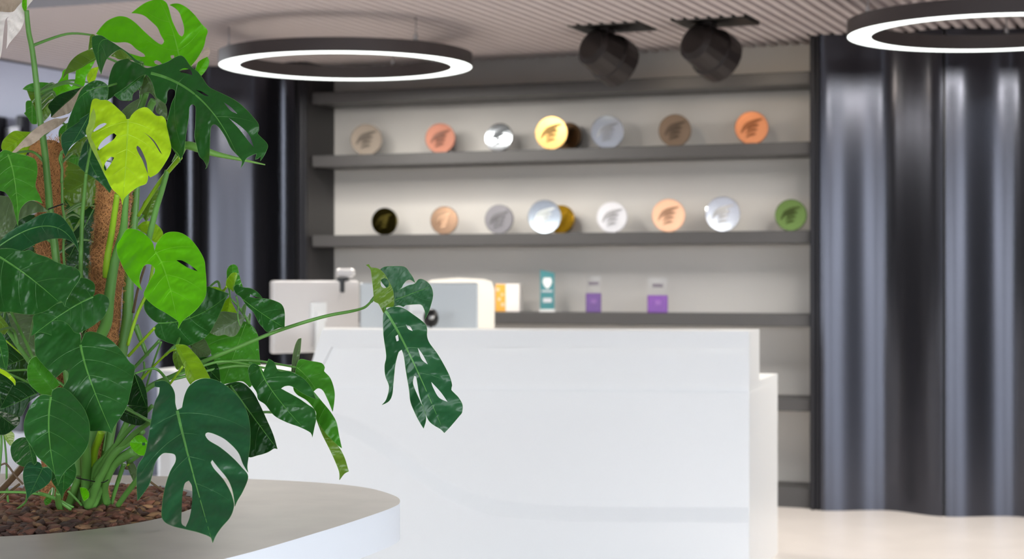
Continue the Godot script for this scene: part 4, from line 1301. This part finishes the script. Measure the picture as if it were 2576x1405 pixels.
	{o=[-9,-3,50,-3,56,2,45,17,38,31,0,30,-9,29], h=[], a=[52,0,23,9,-6,19], z=[4.06, 4.04], c="t", s=[0, 0.25, 0, 0.012, 5], w=0.4, l=""},
	{o=[57,-3,67,-3,67,23,63,31,56,16], h=[], a=[62,30,62,14,63,-2], z=[4, 4.01], c="b", s=[0, 0.25, 0, 0.006, 5], w=0.4, l=""},
	{o=[201,1225,216,1227,224,1240,222,1251,211,1259,205,1244], h=[], a=[211,1259,208,1242,205,1226], z=[4.02, 4], c="b", s=[0, 0.25, 0, 0.006, 5], w=0.5, l=""},
	{o=[111,1259,120,1247,132,1244,128,1262,115,1270], h=[], a=[111,1262,122,1254,132,1247], z=[4.05, 4.02], c="m", s=[0, 0.25, 0, 0.006, 5], w=0.5, l=""},
	{o=[9,1084,23,1082,36,1093,32,1116,26,1121,15,1106], h=[], a=[11,1089,20,1103,30,1118], z=[4.2, 4.15], c="y", s=[0, 0.25, 0, 0.006, 5], w=0.4, l=""},
	{o=[318,1155,327,1155,342,1174,346,1200,335,1208,320,1172], h=[], a=[320,1157,330,1182,340,1208], z=[4.1, 4.05], c="g", s=[0, 0.25, 0, 0.006, 5], w=0.4, l=""},
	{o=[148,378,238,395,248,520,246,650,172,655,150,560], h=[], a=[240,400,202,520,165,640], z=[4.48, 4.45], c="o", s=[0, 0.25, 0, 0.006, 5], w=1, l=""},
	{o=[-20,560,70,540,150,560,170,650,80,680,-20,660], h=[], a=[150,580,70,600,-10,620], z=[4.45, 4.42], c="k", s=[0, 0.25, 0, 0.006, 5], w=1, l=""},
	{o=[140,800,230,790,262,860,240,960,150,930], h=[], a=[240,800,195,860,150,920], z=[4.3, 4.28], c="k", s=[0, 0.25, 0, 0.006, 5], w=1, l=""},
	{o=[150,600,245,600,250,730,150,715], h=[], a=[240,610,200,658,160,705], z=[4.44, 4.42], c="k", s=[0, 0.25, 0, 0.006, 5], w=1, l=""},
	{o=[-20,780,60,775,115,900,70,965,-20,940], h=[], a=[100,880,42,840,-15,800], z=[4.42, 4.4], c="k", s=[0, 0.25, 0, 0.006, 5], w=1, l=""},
]
const STALKS := [
	["stem", [67,26,72,80,81,125,91,205,100,293,111,367,120,459,126,533,140,640,165,900,190,1120,200,1270], 4, 4.14, 12, 18, 24, "s"],
	["petiole", [154,385,156,440,157,514,163,560,160,640,175,760], 4.06, 4.1, 7, 7, 7, "s"],
	["petiole", [217,436,212,491,206,562,203,676,204,705], 4, 4.05, 9, 11, 13, "s"],
	["petiole", [295,488,288,537,281,583,268,662,267,695], 3.97, 4.03, 15, 16.5, 18, "y"],
	["stem", [319,479,314,537,309,583,288,662,275,744,268,809,252,852,245,924,232,1120,223,1267], 3.98, 4.1, 13, 30, 26, "s"],
	["stem", [344,465,339,531,334,583,324,695,321,793,311,860,288,1022,245,1271], 4.12, 4.12, 17, 29, 26, "s"],
	["petiole", [421,429,406,482,393,524,376,593,363,649], 4, 4.05, 14, 15.5, 17, "s"],
	["petiole", [385,667,373,727,344,793,321,868], 3.99, 4.02, 8, 8.5, 9, "y"],
	["petiole", [365,668,347,727,335,786], 4.02, 4.05, 6, 6.5, 7, "n"],
	["petiole", [454,395,433,419,404,455,374,500,348,543], 3.97, 4.06, 13, 11, 9, "y"],
	["rolled_leaf", [439,410,452,386,464,367,482,367,504,375,547,388,602,400,667,414], 4, 3.98, 17, 23, 3, "v"],
	["petiole", [352,202,339,221,322,252], 4.05, 4.07, 9, 8.5, 8, "s"],
	["petiole", [367,234,361,252,352,278], 4.09, 4.1, 17, 17, 17, "s"],
	["petiole", [387,252,380,265,374,286], 4.08, 4.09, 20, 19, 18, "s"],
	["petiole", [939,752,921,770,905,777,880,783,810,797,698,832,600,872,525,903,440,943,366,981,320,1060,270,1180,235,1275], 3.85, 4.08, 6, 10, 19, "s"],
	["stem", [214,1101,216,1144,217,1187,214,1272], 4.02, 4.1, 24, 27, 22, "s"],
	["petiole", [256,1084,248,1106,239,1129,233,1172], 4.04, 4.08, 20, 20, 20, "y"],
	["stem", [359,1084,342,1101,288,1140,252,1200,233,1247,222,1274], 3.98, 4.08, 15, 19.5, 24, "s"],
	["petiole", [286,1118,263,1148,241,1174,235,1208], 4.04, 4.09, 6, 15, 24, "s"],
	["stem", [337,1133,288,1165,266,1208,262,1234,270,1266], 4.02, 4.1, 26, 23, 20, "s"],
	["petiole", [312,1165,294,1219,280,1266], 4.1, 4.12, 12, 11, 10, "s"],
	["petiole", [350,1200,320,1238,297,1270], 4, 4.08, 15, 14.5, 14, "s"],
	["petiole", [-9,1237,64,1238,128,1249,179,1281], 3.98, 4.04, 6, 7.5, 9, "s"],
	["petiole", [96,1238,132,1249,184,1276], 4, 4.05, 6, 7, 8, "s"],
	["twig", [58,1170,21,1212,-9,1242], 4.2, 4.1, 18, 17, 16, "n"],
	["twig", [49,1217,21,1238,-9,1264], 4.06, 4, 7, 7.5, 8, "n"],
	["petiole", [10,1093,16,1155,17,1212,21,1272], 4.2, 4.15, 5, 5.5, 6, "s"],
	["petiole", [0,1170,13,1165,23,1174,38,1195,58,1217], 4.1, 4.1, 5, 5, 5, "n"],
	["petiole", [68,1244,64,1262,43,1279], 4, 4.05, 6, 5.5, 5, "s"],
	["petiole", [147,1238,147,1264,154,1283], 3.98, 4.06, 14, 16, 18, "s"],
	["petiole", [199,1200,186,1234,175,1264], 4.1, 4.12, 20, 21, 22, "s"],
	["petiole", [171,1234,192,1255,205,1270], 4.06, 4.08, 7, 6.5, 6, "s"],
	["twig", [316,1174,333,1178,346,1187], 4.15, 4.18, 12, 10, 8, "n"],
	["twig", [372,1206,395,1223,419,1238], 3.98, 3.96, 6, 5.5, 5, "n"],
	["petiole", [267,1084,263,1110,259,1133], 4.1, 4.1, 4, 4, 4, "s"],
	["petiole", [393,1106,354,1142,320,1170], 3.97, 4.02, 4, 4.5, 5, "y"],
	["petiole", [-9,784,18,826,45,868,78,915], 4, 3.95, 11, 11.5, 12, "s"],
	["petiole", [28,784,48,826,66,862,82,900], 4.02, 3.96, 8, 8.5, 9, "s"],
	["petiole", [15,856,39,877,69,903], 3.99, 3.97, 4, 4, 4, "y"],
	["petiole", [441,878,424,886,398,909,356,954,338,987], 3.98, 4.05, 5, 6, 7, "y"],
	["petiole", [406,859,389,903,369,969], 4, 4.05, 5, 5, 5, "s"],
	["petiole", [389,824,359,856,323,895], 4, 4.05, 7, 7.5, 8, "y"],
	["petiole", [401,856,365,895,335,927], 4.02, 4.06, 8, 8.5, 9, "s"],
	["petiole", [460,921,427,966], 3.9, 3.93, 7, 6.5, 6, "y"],
	["petiole", [383,1020,344,1059,299,1110,263,1158,239,1202], 3.97, 4.08, 11, 13.5, 16, "s"],
	["petiole", [380,1059,335,1092,293,1137,257,1190], 3.95, 4.06, 13, 14.5, 16, "s"],
	["petiole", [341,817,353,850,371,895], 4.05, 4.05, 16, 13, 10, "s"],
	["petiole", [362,909,363,933,356,951], 4.05, 4.06, 6, 5.5, 5, "s"],
	["petiole", [570,720,563,730,555,739], 3.99, 4.02, 6, 5.5, 5, "y"],
	["petiole", [594,744,599,766,598,795,604,820], 3.965, 3.98, 5, 4, 3, "s"],
	["petiole", [580,751,597,768,613,790,626,812], 4.06, 4.1, 5, 6.5, 8, "s"],
	["petiole", [154,385,150,400,156,422,155,460], 4.06, 4.06, 6, 7, 8, "s"],
	["petiole", [203,869,205,851,203,837], 3.83, 3.9, 4, 5, 6, "n"],
	["petiole", [469,1080,408,1104,326,1162], 3.8, 4, 8, 9, 10, "s"],
]
